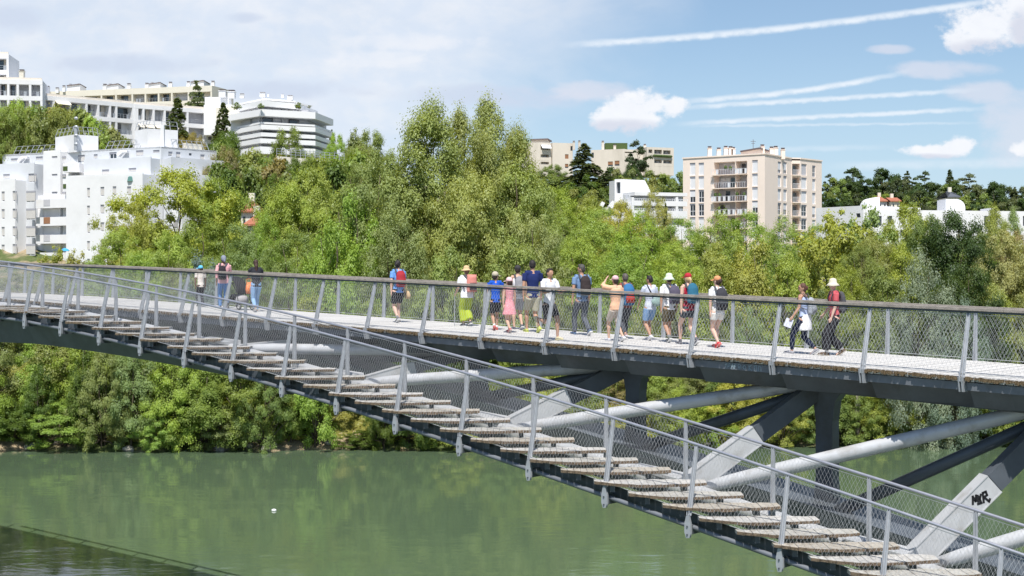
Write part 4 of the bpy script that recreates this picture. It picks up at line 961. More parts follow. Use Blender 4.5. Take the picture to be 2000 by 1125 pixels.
def window(f, par, rc, style, dp=.22):
    u0, u1, z0, z1 = rc; q = MB(); h = z1 - z0; w = u1 - u0
    mats = [glass, shutter_w, lintel, balus, shutter]
    if style.startswith('white_'): style = {'low': 'slit', 'half': 'low'}.get(style[6:], style[6:]); mats = [glass, blind, lintel_l, balus, shutter]
    if style == 'shut': f.box(q, u0, u1, z0, z1 - .35, -dp + .06, -dp, 1); f.box(q, u0, u1, z1 - .35, z1, -dp + .12, -dp, 2)
    elif style == 'grey': f.box(q, u0, u1, z0, z1, -dp + .05, -dp, 4)
    else:
        frac = {'open': 1.0, 'half': .45, 'low': .3, 'slit': .12}.get(style, 1.0)
        f.box(q, u0, u1, z0, z1, -dp + .02, -dp, 0)
        zs = z0 + h * frac
        if frac < 1: f.box(q, u0, u1, zs, z1 - .3, -dp + .10, -dp + .03, 1)
        if style != 'bare': f.box(q, u0, u1, z1 - .3, z1, -dp + .12, -dp + .03, 2)
        t_ = min(.09, w * .08)
        f.box(q, u0, u0 + t_, z0, zs, -dp + .07, -dp + .03, 3); f.box(q, u1 - t_, u1, z0, zs, -dp + .07, -dp + .03, 3)
        f.box(q, u0 + t_, u1 - t_, z0, z0 + t_, -dp + .065, -dp + .03, 3)
        if w > .8: f.box(q, (u0 + u1) / 2 - t_ / 2, (u0 + u1) / 2 + t_ / 2, z0 + t_, zs, -dp + .06, -dp + .03, 3)
        if h > 1.8 and frac > .8: f.box(q, u0 + t_, u1 - t_, z0 + h * .38, z0 + h * .38 + t_, -dp + .055, -dp + .03, 3)
    q.build('window', mats, par)
def slab_roof(par, pts, z, m=None, th=.25, name='roof'):
    q = MB(); q.prism(pts, z - th, z, 0); return q.build(name, [m or w_roof], par)
def ccw(p):
    a = sum(p[i][0] * p[(i + 1) % len(p)][1] - p[(i + 1) % len(p)][0] * p[i][1] for i in range(len(p)))
    return p if a > 0 else list(reversed(p))
def xy(sx, d): return ((sx - 1000) / F * d, d)
def chimney(par, sx, y0, y1, d, w_px, m, cap=True, name='chimney'):
    x, y = xy(sx, d); z0 = CZ + (HY - y1) / F * d; z1 = CZ + (HY - y0) / F * d; w = w_px / F * d
    q = MB(); ch = min(.45, (z1 - z0) * .25) if cap else 0
    q.box(x - w / 2, x + w / 2, y - w / 2, y + w / 2, z0, z1 - ch, 0)
    if cap:
        q.box(x - w * .6, x + w * .6, y - w * .6, y + w * .6, z1 - ch, z1 - ch + .1, 0); q.box(x - w * .38, x + w * .38, y - w * .38, y + w * .38, z1 - ch + .1, z1 - .06, 1); q.box(x - w * .48, x + w * .48, y - w * .48, y + w * .48, z1 - .06, z1, 1)
    q.build(name, [m, chim_cap], par)
# ---------------------------------------------------------------- pink-beige block, right
def pink_block():
    b = empty('apartment_block', (*xy(1495, 275), 8)); tag(b, 'pinkish beige seven storey apartment block with recessed balconies and a row of roof chimneys', 'building')
    ZT = 34.54; Z0 = 6.0
    par = empty('dummy')
    bpy.data.objects.remove(par)
    inv = Vector(b.location)
    objs0 = set(bpy.data.objects)
    h = ZT - CZ; dd = lambda y: h * F / (HY - y)
    fL = Face(1334, dd(310.5), 1494, dd(301.5)); fR = Face(1494, dd(301.5), 1546, dd(310.5)); 
    f2 = Face(1563, dd(310) + 1.0, 1605, dd(315.5)); 
    s = 6.617
    def cv(x0, y0, x1, y1): return (1320 + x0 / s, 280 + y0 / s, 1320 + x1 / s, 280 + y1 / s)
    q = MB()
    wl = []
    for col, x0, x1, st in (('a', 180, 252, ['shut', 'shut', 'half', 'open', 'shut']), ('b', 293, 363, ['shut', 'shut', 'open', 'open', 'shut']), ('c', 985, 1058, ['shut', 'shut', 'shut', 'half', 'open'])):
        for i in range(7):
            y0 = {'a': 252, 'b': 250, 'c': 215}[col] + i * 175.5; rc = fL.rect(*cv(x0, y0, x1, y0 + 162)); wl.append((rc, st[i] if i < 5 else 'shut'))
    lg = [fL.rect(*cv(492, 236 + i * 174, 921, 400 + i * 174)) for i in range(7)]
    holes = [(r[0], r[1], r[2], r[3], .22) for r, _ in wl] + [(r[0], r[1], r[2], r[3], 2.2) for r in lg]
    fL.wall(q, Z0, ZT, holes)
    wr = []
    for col, x0, x1, st in (('d', 1318, 1362, ['low', 'shut', 'shut', 'open', 'open']), ('e', 1390, 1435, ['low', 'shut', 'shut', 'half', 'low'])):
        for i in range(7):
            y0 = (236 if col == 'd' else 243) + i * 177; wr.append((fR.rect(*cv(x0, y0, x1, y0 + 150)), st[i] if i < 5 else 'shut'))
    fR.wall(q, Z0, ZT, [(r[0], r[1], r[2], r[3], .22) for r, _ in wr])
    w2 = []
    for col, x0, x1, st in (('f', 1622, 1692, ['grey', 'shut', 'shut', 'open', 'open']), ('g', 1763, 1806, ['open', 'shut', 'shut', 'low', 'half'])):
        for i in range(7):
            y0 = (266 if col == 'f' else 287) + i * 176; w2.append((f2.rect(*cv(x0, y0, x1, y0 + 148)), st[i] if i < 5 else 'shut'))
    f2.wall(q, Z0, ZT - .0, [(r[0], r[1], r[2], r[3], .22) for r, _ in w2])
    # stepped corner between the two right-hand faces, open loggias
    c0 = Vector(fR.p(fR.L, 0, 0)[:2]); c1 = Vector(f2.p(0, 0, 0)[:2])
    fs = Face(1000, 10, 1001, 10); fs.a = c0; fs.b = c1; fs.L = (c1 - c0).length; fs.e = (c1 - c0) / fs.L; fs.n = Vector((fs.e.y, -fs.e.x))
    ls = [fs.rect(1320 + 1506 / s, 280 + (262 + i * 176) / s, 1320 + 1604 / s, 280 + (408 + i * 176) / s) for i in range(7)]
    ls = [(.12, fs.L - .1, r[2], r[3]) for r in ls]
    fs.wall(q, Z0, ZT - .3, [(r[0], r[1], r[2], r[3], 1.4) for r in ls])
    # back walls
    bl = Vector(fL.p(0, -14, 0)[:2]); br = Vector(f2.p(f2.L, -13, 0)[:2])
    for A, B_ in ((fL.a, bl), (f2.b, br), (bl, br)):
        q.poly([(A.x, A.y, Z0), (B_.x, B_.y, Z0), (B_.x, B_.y, ZT), (A.x, A.y, ZT)])
    q.build('wall', [w_pink], b)
    poly = ccw([tuple(fL.a - fL.e * .15 + fL.n * .15), tuple(fL.b + fL.n * .15 + fR.n * .15), tuple(fR.b + fR.n * .15), tuple(f2.a + f2.n * .15), tuple(f2.b + f2.n * .15 + f2.e * .15), tuple(br), tuple(bl)])
    slab_roof(b, poly, ZT + .28, w_pink, .27, 'parapet')
    for r, st in wl: window(fL, b, r, st)
    for r, st in wr: window(fR, b, r, st)
    for r, st in w2: window(f2, b, r, st)
    rr = random.Random(2)
    for i, r in enumerate(lg):
        u0, u1, z0, z1 = r; q = MB(); um = u0 + (u1 - u0) * .648
        fL.box(q, u0, u1, z0, z1, -2.05, -2.2, 0)
        for k in range(6):
            a = u0 + (u1 - u0) * (k + .3) / 6.2; f = rr.random()
            if f < .75: fL.box(q, a, a + (u1 - u0) * .13, z0 + .1, z1 - .4, -1.98, -2.05, 1 if rr.random() < .55 else 2)
        q.build('loggia_back', [shutter, shutter_w, glass], b)
        q = MB(); fL.box(q, um - .06, um + .06, z0, z1, .0, -2.0, 0); fL.box(q, u0 - .25, u1 + .12, z0 - .16, z0, .75, -.05, 0); q.build('balcony_slab', [w_pink], b)
        q = MB(); fL.box(q, u0 - .2, u1 + .08, z0 + .98, z0 + 1.03, .72, .66, 0)
        for k in range(15):
            a = u0 - .2 + (u1 - u0 + .28) * k / 14.5; w_ = .45 if rr.random() < .35 else .06
            fL.box(q, a, a + w_, z0 + .05, z0 + .98, .70, .68, 0)
        q.build('balustrade', [balus], b)
        if i in (0, 2, 3):
            q = MB()
            for k in range(5 if i == 2 else 2):
                u_ = u0 + (u1 - u0) * rr.random(); c_ = fL.p(u_, .3, z0 + .9 + rr.random() * .5); q.ell(c_, (.35, .3, .45), 6, 5)
            q.build('balcony_plants', [plantm], b)['kind'] = 'stuff'
    for r in ls:
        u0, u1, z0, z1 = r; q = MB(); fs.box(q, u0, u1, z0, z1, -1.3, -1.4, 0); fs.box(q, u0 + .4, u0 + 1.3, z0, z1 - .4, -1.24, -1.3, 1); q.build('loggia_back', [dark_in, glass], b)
        q = MB(); fs.box(q, u0 - .05, u1 + .2, z0 - .15, z0, .5, -.02, 1); fs.box(q, u0, u1 + .15, z0 + .98, z0 + 1.02, .48, .44, 0)
        for k in range(8): a = u0 + (u1 - u0) * k / 7.5; fs.box(q, a, a + .05, z0, z0 + .98, .47, .45, 0)
        q.build('balustrade', [balus, w_pink], b)
    for x, y0 in ((437, 38), (555, 55), (645, 34), (707, 38), (740, 48), (1118, 15), (1238, 42), (1292, 34), (1384, 58)):
        chimney(b, 1320 + x / s, 280 + y0 / s, 280 + 185 / s + 3, 283 if x < 900 else 281, 7.6, w_pink)
    q = MB(); A = xy(1447, 286); B_ = xy(1483, 279); C_ = xy(1502, 285)
    z0, z1 = ZT, CZ + (HY - 294) / F * 282
    q.prism(ccw([A, B_, C_, xy(1470, 293)]), z0, z1, 0); q.prism(ccw([xy(1445.5, 286), xy(1483, 278.2), xy(1504, 285), xy(1470, 294)]), z1, z1 + .3, 1); q.build('roof_cabin', [w_pink, chim_cap], b)
    q = MB(); x, y = xy(1471, 284); q.tube([(x, y, z1), (x, y, z1 + 2.4)], .05, 5); q.tube([(x - .5, y, z1 + 2), (x + .5, y, z1 + 2)], .04, 4); q.tube([(x - .35, y, z1 + 1.6), (x + .35, y, z1 + 1.6)], .04, 4); q.build('aerial', [chim_cap], b)
    fix_parent(b)
def fix_parent(b):
    """children were modelled in world space: counter the root's offset"""
    for c_ in b.children: c_.location = -Vector(b.location)
pink_block()
# ---------------------------------------------------------------- white block, left
def white_block():
    b = empty('apartment_block', (*xy(150, 232), 10)); tag(b, 'large white stepped apartment block at the left edge with two roof towers', 'building')
    h1 = 31.76 - CZ; dd = lambda y: h1 * F / (HY - y); ZT = 31.76; Z0 = 9.0
    s1, s2, s3 = 7.033, 8.0375, 8.036
    A = lambda x, y: (x / s1, 240 + y / s1); Bc = lambda x, y: (x / s2, 370 + y / s2); Cc = lambda x, y: (230 + x / s3, 240 + y / s3)
    top = Face(5, dd(303), 315, dd(286.5)); rt = Face(315, dd(286.5), 423, dd(295.5))
    def zt(f, sx, sy): return f.z(sx, sy)
    q = MB(); holes = []; wins = []
    for x0, y0, x1, y1, st in ((148, 488, 243, 530, 'slit'), (492, 462, 587, 510, 'slit'), (1068, 440, 1165, 540, 'low'), (1288, 430, 1340, 490, 'low'), (1500, 402, 1600, 492, 'open')):
        r = top.rect(*A(x0, y0), *A(x1, y1)); wins.append((top, r, st)); holes.append(r + (.2,))
    for x0, y0, x1, y1 in ((285, 430, 402, 520), (555, 425, 655, 470)):
        r = top.rect(*Cc(x0, y0), *Cc(x1, y1)); wins.append((top, r, 'low')); holes.append(r + (.2,))
    top.wall(q, Z0, ZT, holes)
    holes = []
    for x0, y0, x1, y1, st in ((795, 450, 860, 520, 'half'), (915, 455, 985, 565, 'half'), (1118, 475, 1165, 515, 'bare'), (1298, 495, 1365, 580, 'low')):
        r = rt.rect(*Cc(x0, y0), *Cc(x1, y1)); wins.append((rt, r, st)); holes.append(r + (.2,))
    rt.wall(q, Z0, ZT, holes)
    back = [tuple(top.a - top.n * 16), tuple(rt.b - rt.n * 16)]
    for P_, Q_ in ((top.a, Vector(back[0])), (rt.b, Vector(back[1])), (Vector(back[0]), Vector(back[1]))): q.poly([(P_.x, P_.y, Z0), (Q_.x, Q_.y, Z0), (Q_.x, Q_.y, ZT), (P_.x, P_.y, ZT)])
    q.build('upper_wall', [w_grey], b)
    slab_roof(b, ccw([tuple(top.a), tuple(top.b), tuple(rt.b), back[1], back[0]]), ZT + .05, w_grey, .3)
    # stepped-out storeys: (face, z top, windows, wall material)
    def tier(x0, x1, out, ysc, y, m, rows, face=top, roofm=w_grey, z_bot=Z0):
        u0, u1 = face.u(x0), face.u(x1); ztop = CZ + (HY - y) / F * (face.d(face.u(ysc)) - out)
        f = Face(0, 1, 1, 1); f.a = Vector(face.p(u0, out, 0)[:2]); f.b = Vector(face.p(u1, out, 0)[:2]); f.L = u1 - u0; f.e = face.e; f.n = face.n
        q = MB(); hs = []
        for (px0, px1, y0, y1, st) in rows:
            r = f.rect(px0, y0, px1, y1); hs.append(r + (.2 if st != 'log' else 1.8,))
            if st != 'log': wins.append((f, r, st))
        f.wall(q, z_bot, ztop, hs)
        for k in (0, 1):
            uu = 0 if k == 0 else f.L; a = f.p(uu, 0, 0); c_ = f.p(uu, -out - .02, 0)
            q.poly([(a[0], a[1], z_bot), (c_[0], c_[1], z_bot), (c_[0], c_[1], ztop), (a[0], a[1], ztop)])
        a, b1, c_, d_ = f.p(0, 0, ztop), f.p(f.L, 0, ztop), f.p(f.L, -out, ztop), f.p(0, -out, ztop); q.poly([a, b1, c_, d_])
        q.build('wall', [m], b)
        q = MB(); f.box(q, 0, f.L, ztop + .0, ztop + .22, -.02, -.22); q.build('parapet', [m], b)
        return f, ztop
    stp = 34.7
    # second tier (grey), whole left, then middle right
    tier(-75, 88, 2.4, 0, 324, w_grey, [(6, 19, 340, 349, 'slit'), (55.5, 69, 339, 356, 'low')])
    tier(183, 313, 2.2, 230, 312.5, w_grey, [(199, 213, 331, 343, 'low'), (251, 266, 328, 336, 'slit')])
    tier(317, 429, 2.2, 320, 308.5, w_grey, [], face=rt)
    # vertical white stair bay
    rows = []
    for i in range(6): rows += [(101, 112, 305 + i * stp, 309 + i * stp, 'open'), (120, 126.5, 305 + i * stp, 311 + i * stp, 'low')]
    rows = rows[:6]
    tier(98, 131, 1.5, 110, 296.5, w_white, rows)
    # bottom white wings
    rows = []
    for i in range(5):
        y = 374 + i * 34.6
        rows += [(3, 9, y, y + 19, 'low'), (24.5, 31, y - 1, y + 19, 'low'), (50, 67.5, y - 1.5, y + 21, 'low')]
    tier(-75, 73, 4.8, 0, 354, w_white, rows)
    rows = []
    for i in range(5):
        y = 367 + i * 34.6; rows += [(170, 175.5, y, y + 19, 'low'), (196, 203.5, y - 2, y + 16, 'low'), (220, 227, y - 3, y + 15, 'low'), (248, 256, y - 3, y + 15, 'low')]
    tier(170, 318, 4.6, 200, 344.5, w_white, rows)
    tier(319, 432, 4.6, 330, 341, w_white, [(340 + 30 * i, 349 + 30 * i, 360 + 34.6 * j, 376 + 34.6 * j, 'low') for i in range(3) for j in range(4)], face=rt)
    # balcony stack
    fb, _ = tier(83, 169.5, 1.6, 120, 371.5 + 11.5, w_white, [(83.6, 168.8, 405 + i * 34.6, 424 + i * 34.6, 'log') for i in range(4)])
    q = MB()
    for i in range(4):
        r = fb.rect(83.6, 405 + i * 34.6, 168.8, 424 + i * 34.6)
        fb.box(q, r[0], r[1], r[2], r[3], -1.65, -1.8, 0)
        w = r[1] - r[0]
        for a, c_, m in ((.02, .07, 1), (.17, .30, 1), (.40, .43, 2), (.82, .90, 3), (.90, .97, 1)): fb.box(q, r[0] + w * a, r[0] + w * c_, r[2], r[3] - .1, -1.55 + (.9 if m == 2 else 0), -1.66, m)
        if i == 3: fb.box(q, r[0] + w * .2, r[0] + w * .4, r[2], r[3] - .3, -1.4, -1.5, 4); fb.box(q, r[0] + w * .62, r[0] + w * .97, r[2], r[3] - .1, -1.4, -1.5, 4)
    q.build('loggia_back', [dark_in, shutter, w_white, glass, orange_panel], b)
    for i in range(5):
        y0 = 389.5 + (i - 0) * 34.6
        q = MB(); u0, u1 = fb.u(83), fb.u(169); zz1 = fb.z(120, y0); zz0 = fb.z(120, y0 + 17.0)
        fb.box(q, u0 - .1, u1 + .1, zz0, zz1, 1.3, 1.15, 0); fb.box(q, u0 - .1, u1 + .1, zz0, zz0 + .2, 1.15, -.05, 0); fb.box(q, u0 - .1, u0 + .05, zz0 + .2, zz1, 1.15, .0, 0); fb.box(q, u1 - .05, u1 + .1, zz0 + .2, zz1, 1.15, 0, 0)
        if i in (0, 1, 2): fb.box(q, fb.u(97), fb.u(109.5), zz0 + .35, zz1 - .02, 1.34, 1.3, 1 if i == 1 else 2)
        q.build('balcony', [w_white, wood_br, shutter], b)
    # small balconies higher up and red recess
    fh, _ = tier(133, 166.5, 1.2, 150, 320.5, w_white, [(137.5, 165.5, 337.5, 352, 'log'), (137, 165, 371.5, 388.5, 'log')], z_bot=Z0)
    q = MB(); r = fh.rect(137.5, 337.5, 165.5, 352); fh.box(q, r[0], r[1], r[2], r[3], -1.7, -1.79, 0); r = fh.rect(137, 371.5, 165, 388.5); fh.box(q, r[0], r[1], r[2], r[3], -1.7, -1.79, 1); u_ = fh.u(149); fh.box(q, u_, r[1], r[2], r[3], -1.5, -1.62, 2); fh.box(q, fh.u(158), fh.u(161), r[2] + .2, r[3] - .4, -1.42, -1.5, 3)
    q.build('loggia_back', [lintel, w_grey, red_panel, w_white], b)
    for y0 in (320.5, 355):
        q = MB(); u0, u1 = fh.u(134.5), fh.u(167); z1 = fh.z(150, y0); z0 = fh.z(150, y0 + 16.5); um = fh.u(144.5)
        fh.box(q, um, u1, z0, z1, 1.4, 1.25, 0); fh.box(q, u0, u1, z0, z0 + .25, 1.25, 0, 0); fh.box(q, u0, um, z0 + .25, z1 - .4, 1.3, 1.22, 1); q.build('balcony', [w_white, plantm], b)
    for f, r, st in wins: window(f, b, r, 'white_' + st)
    # sloping white wind screens on the terraces
    for x, y in ((41, 311), (26, 344), (218, 334), (235, 299)):
        q = MB(); d = top.d(top.u(x)) - 1.4; a, c_ = P(x - 4, y + 5, d), P(x + 4, y - 3, d); q.beam(a, c_, 1.4, .45); a = P(x + 3, y - 3, d); q.beam(a, a + Vector((1.0, 0, 0)), 1.3, .35); q.build('wind_screen', [w_white], b)
    # towers with slanted railings
    def tower(pts, y1, dref, name='roof_tower'):
        z1 = CZ + (HY - y1) / F * dref; q = MB(); q.prism(ccw(pts), ZT - .2, z1, 0); q.build(name, [w_white], b); return z1
    def rail_line(p, q_, z, n=6, hgt=1.35, lean=.5):
        m = MB(); a, c_ = Vector((*p, z)), Vector((*q_, z)); up = Vector((0, 0, 1)); al = (c_ - a).normalized()
        ln = Vector((-al.y, al.x, 0)) * lean
        for k in range(n + 1):
            s_ = a.lerp(c_, k / n); m.beam(s_, s_ + up * hgt + ln, .07, .07)
        for f in (.5, 1.0): m.beam(a + up * hgt * f + ln * f, c_ + up * hgt * f + ln * f, .06, .06)
        m.build('roof_railing', [rail_m], b)
    t1 = [xy(108, 238), xy(146, 233), xy(192, 236), xy(155, 243)]; z1 = tower(t1, 262.5, 233)
    for i in range(2): rail_line(t1[i], t1[i + 1], z1, 5)
    t2 = [xy(263.5, 231), xy(288, 227.5), xy(347.5, 230.5), xy(320, 236)]; z2 = tower(t2, 251, 227.5)
    for i in range(2): rail_line(t2[i], t2[i + 1], z2, 4)
    q = MB(); x, y = xy(317, 227); q.box(x - .28, x + .28, y - .1, y + .5, ZT, z2 + .5); q.build('flue', [w_white], b)
    m = MB(); x, y = xy(148, 232); m.tube([(x, y, ZT), (x, y, z1 + 1.2)], .30, 8)
    for k in range(4): m.ell((x + .1, y - .2, ZT + 1 + k * 1.4), (.35, .2, .25), 8, 5)
    m.build('vent_stack', [rail_m], b)
    for a_, c_ in ((15, 104), (195, 262)):
        p0 = top.p(top.u(a_), -1.2, 0)[:2]; p1 = top.p(top.u(c_), -1.2, 0)[:2]; rail_line(p0, p1, ZT + .05, max(4, int((c_ - a_) / 11)), 1.5, .9)
    p0 = rt.p(rt.u(350), -1.2, 0)[:2]; p1 = rt.p(rt.u(418), -1.2, 0)[:2]; rail_line(p0, p1, ZT + .05, 7, 1.5, .9)
    q = MB(); f = rt; f.box(q, f.u(381), f.u(412), ZT, ZT + 1.2, -2.2, -3.2); q.build('roof_box', [w_cream], b)
    fix_parent(b)
    # things on the terraces
    x, y = xy(127, 226.2); zc = CZ + (HY - 486) / F * 226.2
    par = empty('parasol', (x, y, zc - 2.0)); tag(par, 'blue parasol on the lowest balcony of the white apartment block', 'parasol')
    q = MB(); q.tube([(0, 0, 0), (0, 0, 2.0)], .03, 6); q.build('pole', [rail_m], par); q = MB(); q.tube([(0, 0, 1.65), (0, 0, 1.95), (0, 0, 2.15)], [.8, .5, .03], 8); q.build('canopy', [blue_par], par)
    x, y = xy(258, 222.8); zc = CZ + (HY - 352) / F * 222.8
    par = empty('parasol', (x, y, zc - 1.3)); tag(par, 'dark green parasol on a terrace of the white apartment block', 'parasol')
    q = MB(); q.tube([(0, 0, 0), (0, 0, 1.3)], .03, 6); q.build('pole', [rail_m], par); q = MB(); q.tube([(0, 0, 1.1), (0, 0, 1.8), (0, 0, 2.15)], [.8, .65, .1], 8); q.build('canopy', [teal], par)
white_block()
# ---------------------------------------------------------------- slab-and-terrace buildings
def terrace(name, label, f, z_top, storeys, sh, bays, m, depth=12, par=.9, style=None, roof_rail=True, loc=None, seed=1, slabm=None, back=2.0, z_bot=None, pier=.45, awnings=()):
    b = empty(name, (*f.p(f.L / 2, 0, 0)[:2], z_top - storeys * sh)); tag(b, label, 'building'); rr = random.Random(seed)
    zb = z_bot if z_bot is not None else z_top - storeys * sh - 6
    q = MB(); f.box(q, 0, f.L, zb, z_top - par + .02, -back, -depth); q.build('wall', [m], b)
    for i in range(storeys + 1):
        z1 = z_top - i * sh; q = MB(); f.box(q, 0, f.L, z1 - par, z1, 0, -back + .01 if i else -depth + .05); q.build('slab', [slabm or m], b)
    for i in range(storeys):
        z1 = z_top - i * sh - par; z0 = z_top - (i + 1) * sh
        us = [0] + [f.L * v for v in bays] + [f.L]
        for u in us: q = MB(); f.box(q, max(0, min(f.L - pier, u - pier / 2)), max(pier, min(f.L, u + pier / 2)), z0, z1, -.02, -back - .01); q.build('pier', [m], b)
        for k in range(len(us) - 1):
            a, c_ = us[k] + pier / 2, us[k + 1] - pier / 2; q = MB(); w = c_ - a
            if w < .6: continue
            t_ = rr.random()
            if t_ < .35: f.box(q, a, c_, z0, z1, -back + .12, -back, 1)
            else:
                f.box(q, a + w * .05, a + w * rr.uniform(.5, .95), z0, z1 - .1, -back + .12, -back, 0); 
                if rr.random() < .6: f.box(q, a + w * .55, c_ - .05, z0, z1, -back + .2, -back, 2)
            q.build('window', [glass, shutter, w_beige], b)
            q = MB(); f.box(q, a, c_, z0 + .45 + .45, z0 + .5 + .45, -.12, -.17); f.box(q, a, c_, z0 + .5, z0 + .53, -.12, -.16)
            n = max(2, int(w / .7))
            for j in range(n): f.box(q, a + w * j / n, a + w * j / n + (.05 if rr.random() < .8 else .5), z0, z0 + .9, -.13, -.16)
            q.build('balustrade', [rail_m], b)
            if (i, k) in awnings:
                q = MB(); q.hexa([f.p(a, 1.3, z1 - .8), f.p(c_, 1.3, z1 - .8), f.p(c_, 0.02, z1 - .1), f.p(a, 0.02, z1 - .1)], [f.p(a, 1.3, z1 - .72), f.p(c_, 1.3, z1 - .72), f.p(c_, 0.02, z1 + .02), f.p(a, 0.02, z1 + .02)]); q.build('awning', [awn], b)
    if roof_rail:
        q = MB(); f.box(q, .2, f.L - .2, z_top, z_top + .55, -.6, -.75); q.build('roof_upstand', [w_beige], b)
    return b
# long terraced flats on the hill
D0 = 290.0; zt = CZ + (HY - 186) / F * D0
fA = Face(83, D0, 262, D0 * 344 / 327.5); 
b = terrace('terraced_flats', 'long white terraced flats on the hillside above the white block, left part', fA, zt, 4, 3.35, [.12, .29, .47, .60, .73, .80], w_white, seed=3, awnings=((0, 1),)); fix_parent(b)
fB = Face(262.3, D0 * 344 / 327.6, 455, D0 * 344 / 313)
b = terrace('terraced_flats', 'long white terraced flats on the hillside, right part behind the conifers, with cream awnings', fB, zt - .05, 4, 3.35, [.03, .09, .19, .30, .44, .53, .73, .9], w_white, seed=9, awnings=((1, 0), (1, 1), (1, 2), (1, 3), (1, 4))); fix_parent(b)
fC = Face(-70, 283, 83, 286); b = terrace('terraced_flats', 'white flats at the left edge, one storey taller than the long terraced flats', fC, CZ + (HY - 157) / F * 286, 5, 3.2, [.15, .30, .44, .56, .68, .84], w_white, seed=5); chimney(b, 43, 136, 152, 287, 9, w_cream); fix_parent(b)
fD = Face(-60, 287, 17, 288); b = terrace('terraced_flats', 'top storeys of a white tower of flats cut off by the left edge', fD, CZ + (HY - 106) / F * 288, 3, 3.2, [.3, .62], w_white, seed=8, depth=10); fix_parent(b)
# cream block behind
fE = Face(95, 372, 414, 372 * (HY - 183) / (HY - 171)); b = terrace('cream_flats', 'long cream coloured flats with rooftop cabins and chimneys behind the terraced flats', fE, CZ + (HY - 179) / F * 372, 3, 3.6, [.1, .22, .33, .42, .52, .6, .68, .76, .86], w_cream, seed=12, par=1.5, roof_rail=False)
for sx, y0, y1, w in ((93, 168, 184, 7), (125, 167, 178, 5.5), (205, 164, 176, 7), (252, 163, 174, 7), (287, 162, 173, 6.5), (333, 160, 171, 6.5), (368, 159, 171, 6), (416, 158, 169, 6.5), (112, 171, 180, 6)): chimney(b, sx, y0, y1 + 2, 374 - (sx / 500) * 14, w, w_white)
for sx0, sx1, y0 in ((131, 156, 168), (209, 231, 167.5), (291, 313, 165), (373, 398, 161)):
    q = MB(); d = 376; z1 = CZ + (HY - y0) / F * d; q.prism(ccw([xy(sx0, d), xy(sx1, d - 3), xy(sx1 + 12, d + 4), xy(sx0 + 12, d + 7)]), z1 - 2.2, z1, 0); q.prism(ccw([xy(sx0 - 1, d - .3), xy(sx1, d - 3.4), xy(sx1 + 13, d + 4), xy(sx0 + 12, d + 7.3)]), z1, z1 + .2, 1); q.build('roof_cabin', [w_white, chim_cap], b)
    for xx in (sx0 + 6, sx1 - 2): chimney(b, xx, y0 - 4.5, y0, d, 4, w_grey)
fix_parent(b)
# stacked white flats, corner towards the river
def stacked():
    b = empty('stacked_flats', (*xy(512, 292), 30)); tag(b, 'white stacked flats with wrap-round balcony bands and potted trees on the roof terrace', 'building')
    def foot(x0, xc, x1, d0, dc, d1, back=14):
        a, c_, e = Vector(xy(x0, d0)), Vector(xy(xc, dc)), Vector(xy(x1, d1)); return ccw([tuple(a), tuple(c_), tuple(e), (e.x + 2, e.y + back), (a.x + 2, a.y + back)])
    dc = 292.0; zz = lambda y: CZ + (HY - y) / F * dc
    core = MB(); core.prism(foot(470, 510, 602, 303, 295, 301), 20, zz(205), 0); core.build('core_wall', [shutter], b); core = MB(); core.prism(foot(474, 514, 574, 305, 298, 302, 8), zz(205) + .02, zz(190), 0); core.build('penthouse_wall', [w_bright], b)
    for y0, y1, x0, xc, x1 in ((196, 206.5, 462, 512, 584), (213, 226, 447, 510, 616), (238, 241.5, 462, 510, 615), (243, 252, 458, 510, 616), (258.5, 266, 458, 510, 616), (270, 279, 458, 508, 616), (286, 300, 458, 508, 616)):
        q = MB(); q.prism(foot(x0, xc, x1, dc * 1.035, dc, dc * 1.02), zz(y1), zz(y0), 0); q.build('balcony_band', [w_bright], b)
    for y0, y1 in ((207, 212.8), (226.2, 237.8), (252.2, 258.3)):
        for i, (a, c_) in enumerate(((474, 490), (494, 507), (513, 530), (533, 548), (550, 562), (565, 580), (584, 599))):
            q = MB(); f = Face(470, 302.6, 510, 294.6) if c_ < 509 else Face(510, 294.6, 602, 300.6)
            u0, u1 = f.u(a), f.u(c_); f.box(q, u0, u1, zz(y1) + .03, zz(y0) - .03, .1, -.1); q.build('window', [glass if i in (5, 2) and y0 > 210 else shutter], b)
    q = MB(); q.prism(foot(468, 514, 577, dc * 1.045, dc * 1.015, dc * 1.03, 8), zz(189.5), zz(187), 0); q.build('penthouse_roof', [w_bright], b)
    for sx, y0, y1, w in ((473, 183, 192, 8), (513, 180.5, 190, 10), (524, 183, 189, 3), (552, 184, 191, 5), (567, 186.5, 196, 10)): chimney(b, sx, y0, y1, dc * 1.03, w, w_white)
    # lower stepped wing to the left
    for x0, x1, y0, y1, d, m in ((400, 452, 190, 205, 318, w_white), (398, 470, 205, 228, 312, w_white), (422, 470, 210, 222, 311, w_cream), (440, 470, 226, 262, 304, w_white)):
        q = MB(); q.prism(ccw([xy(x0, d), xy(x1, d - 1), xy(x1, d + 8), xy(x0, d + 8)]), CZ + (HY - y1) / F * d - 4, CZ + (HY - y0) / F * d, 0); q.build('wing', [m], b)
    for sx, y0, y1, w in ((435, 175, 190, 13), (452.5, 176, 192, 13)): chimney(b, sx, y0, y1, 316, w, w_white)
    fix_parent(b)
stacked()
